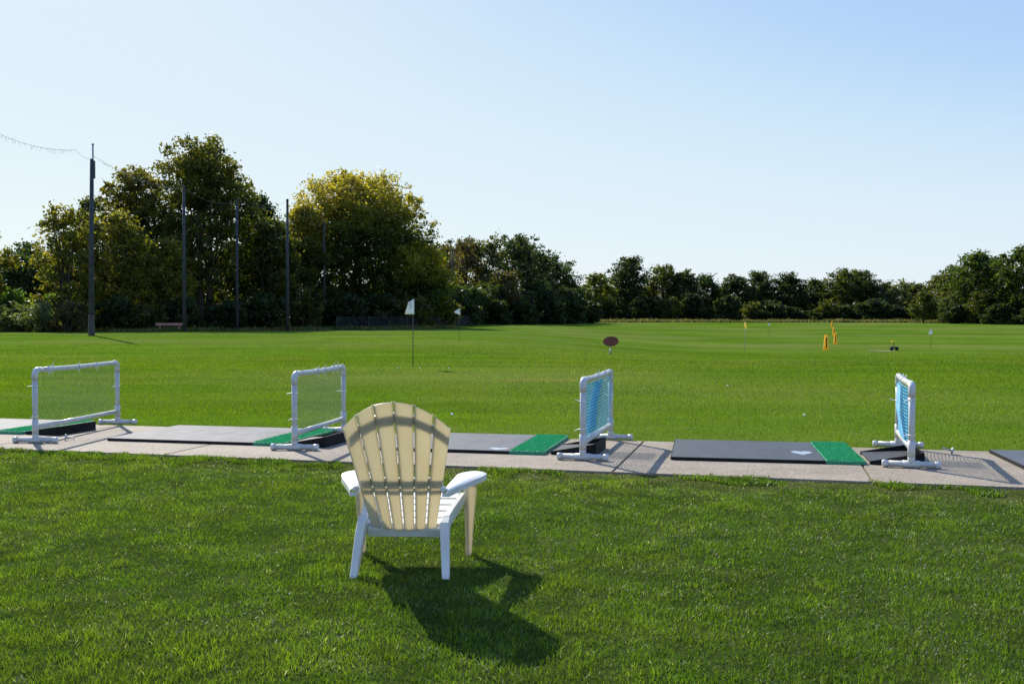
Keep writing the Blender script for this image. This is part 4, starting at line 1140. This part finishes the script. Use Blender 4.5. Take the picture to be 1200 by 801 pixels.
        for e in (-1, 1):
            G = []
            for q in np.linspace(0, 1, 9):
                z = .46 * q; wi = .0155 + .027 * q ** 1.2; cx = s * (.312 + .008 * q) + e * wi; y = .554 + .03 * q
                G.append([(Vector((cx, y, z)), Vector((-e, 0, 0))), (Vector((cx, y + .020 + .012 * q, z)), Vector((-e, 0, 0)))])
            add_sheet(bm, G, .004)
        obj('leg_flange', bm, M['resin'], fl)
        # arm paddle
        inner = [(.228, -.005), (.232, .08), (.238, .18), (.245, .28), (.250, .38), (.252, .48), (.262, .56), (.285, .610), (.315, .635)]
        outer = [(.262, -.010), (.285, .07), (.320, .17), (.360, .28), (.392, .38), (.412, .47), (.418, .54), (.408, .600), (.370, .632)]
        def smoothline(L, n=25):
            L = np.array(L); tt = np.linspace(0, len(L) - 1, n); o_ = []
            for q in tt:
                i1 = min(int(q), len(L) - 2); f = q - i1; p0, p1, p2, p3 = L[max(i1 - 1, 0)], L[i1], L[i1 + 1], L[min(i1 + 2, len(L) - 1)]
                o_.append(tuple(.5 * ((2 * p1) + (p2 - p0) * f + (2 * p0 - 5 * p1 + 4 * p2 - p3) * f * f + (3 * p1 - p0 - 3 * p2 + p3) * f ** 3)))
            return o_
        inner = smoothline(inner); outer = smoothline(outer)
        G = []; zed = lambda y: .478 + .012 * sm(np.clip((y + .01) / .35, 0, 1)) - .010 * max(0, (y - .5) / .13)
        for (a, ya), (b, yb) in zip(inner, outer):
            row = []
            for k in range(9):
                f = k / 8; x = a + (b - a) * f; y = ya + (yb - ya) * f
                row.append((Vector((s * x, y, float(zed(y)) - .010 * (2 * f - 1) ** 4)), Vector((0, 0, -1))))
            G.append(row)
        bm = bmesh.new(); add_sheet(bm, G, .006); ar = obj('armrest', bm, M['resin_arm'], t)
        # rolled skirt under the rim
        loop = [Vector((s * a, y, float(zed(y)) - .0165)) for a, y in inner] + [Vector((s * a, y, float(zed(y)) - .0165)) for a, y in outer[::-1]]
        ctr = sum(loop, Vector()) / len(loop)
        bm = bmesh.new(); G = []
        for p in loop + [loop[0]]:
            dn = (ctr - p); dn.z = 0; dn.normalize()
            G.append([(p, dn), (p + Vector((0, 0, -.022)) - dn * .002, dn)])
        add_sheet(bm, G, .004); obj('arm_rim', bm, M['resin_arm'], ar)
        # strap joining arm and back
        bm = bmesh.new(); add_box(bm, (s * .232, .004, .478), (.028, .045, .026), None, .006); obj('arm_bracket', bm, M['resin_solid'], t)
    tag(t, 'white plastic slatted garden chair with fan back, facing the range', 'chair')
M['resin_arm'] = M['resin_solid']
chair()
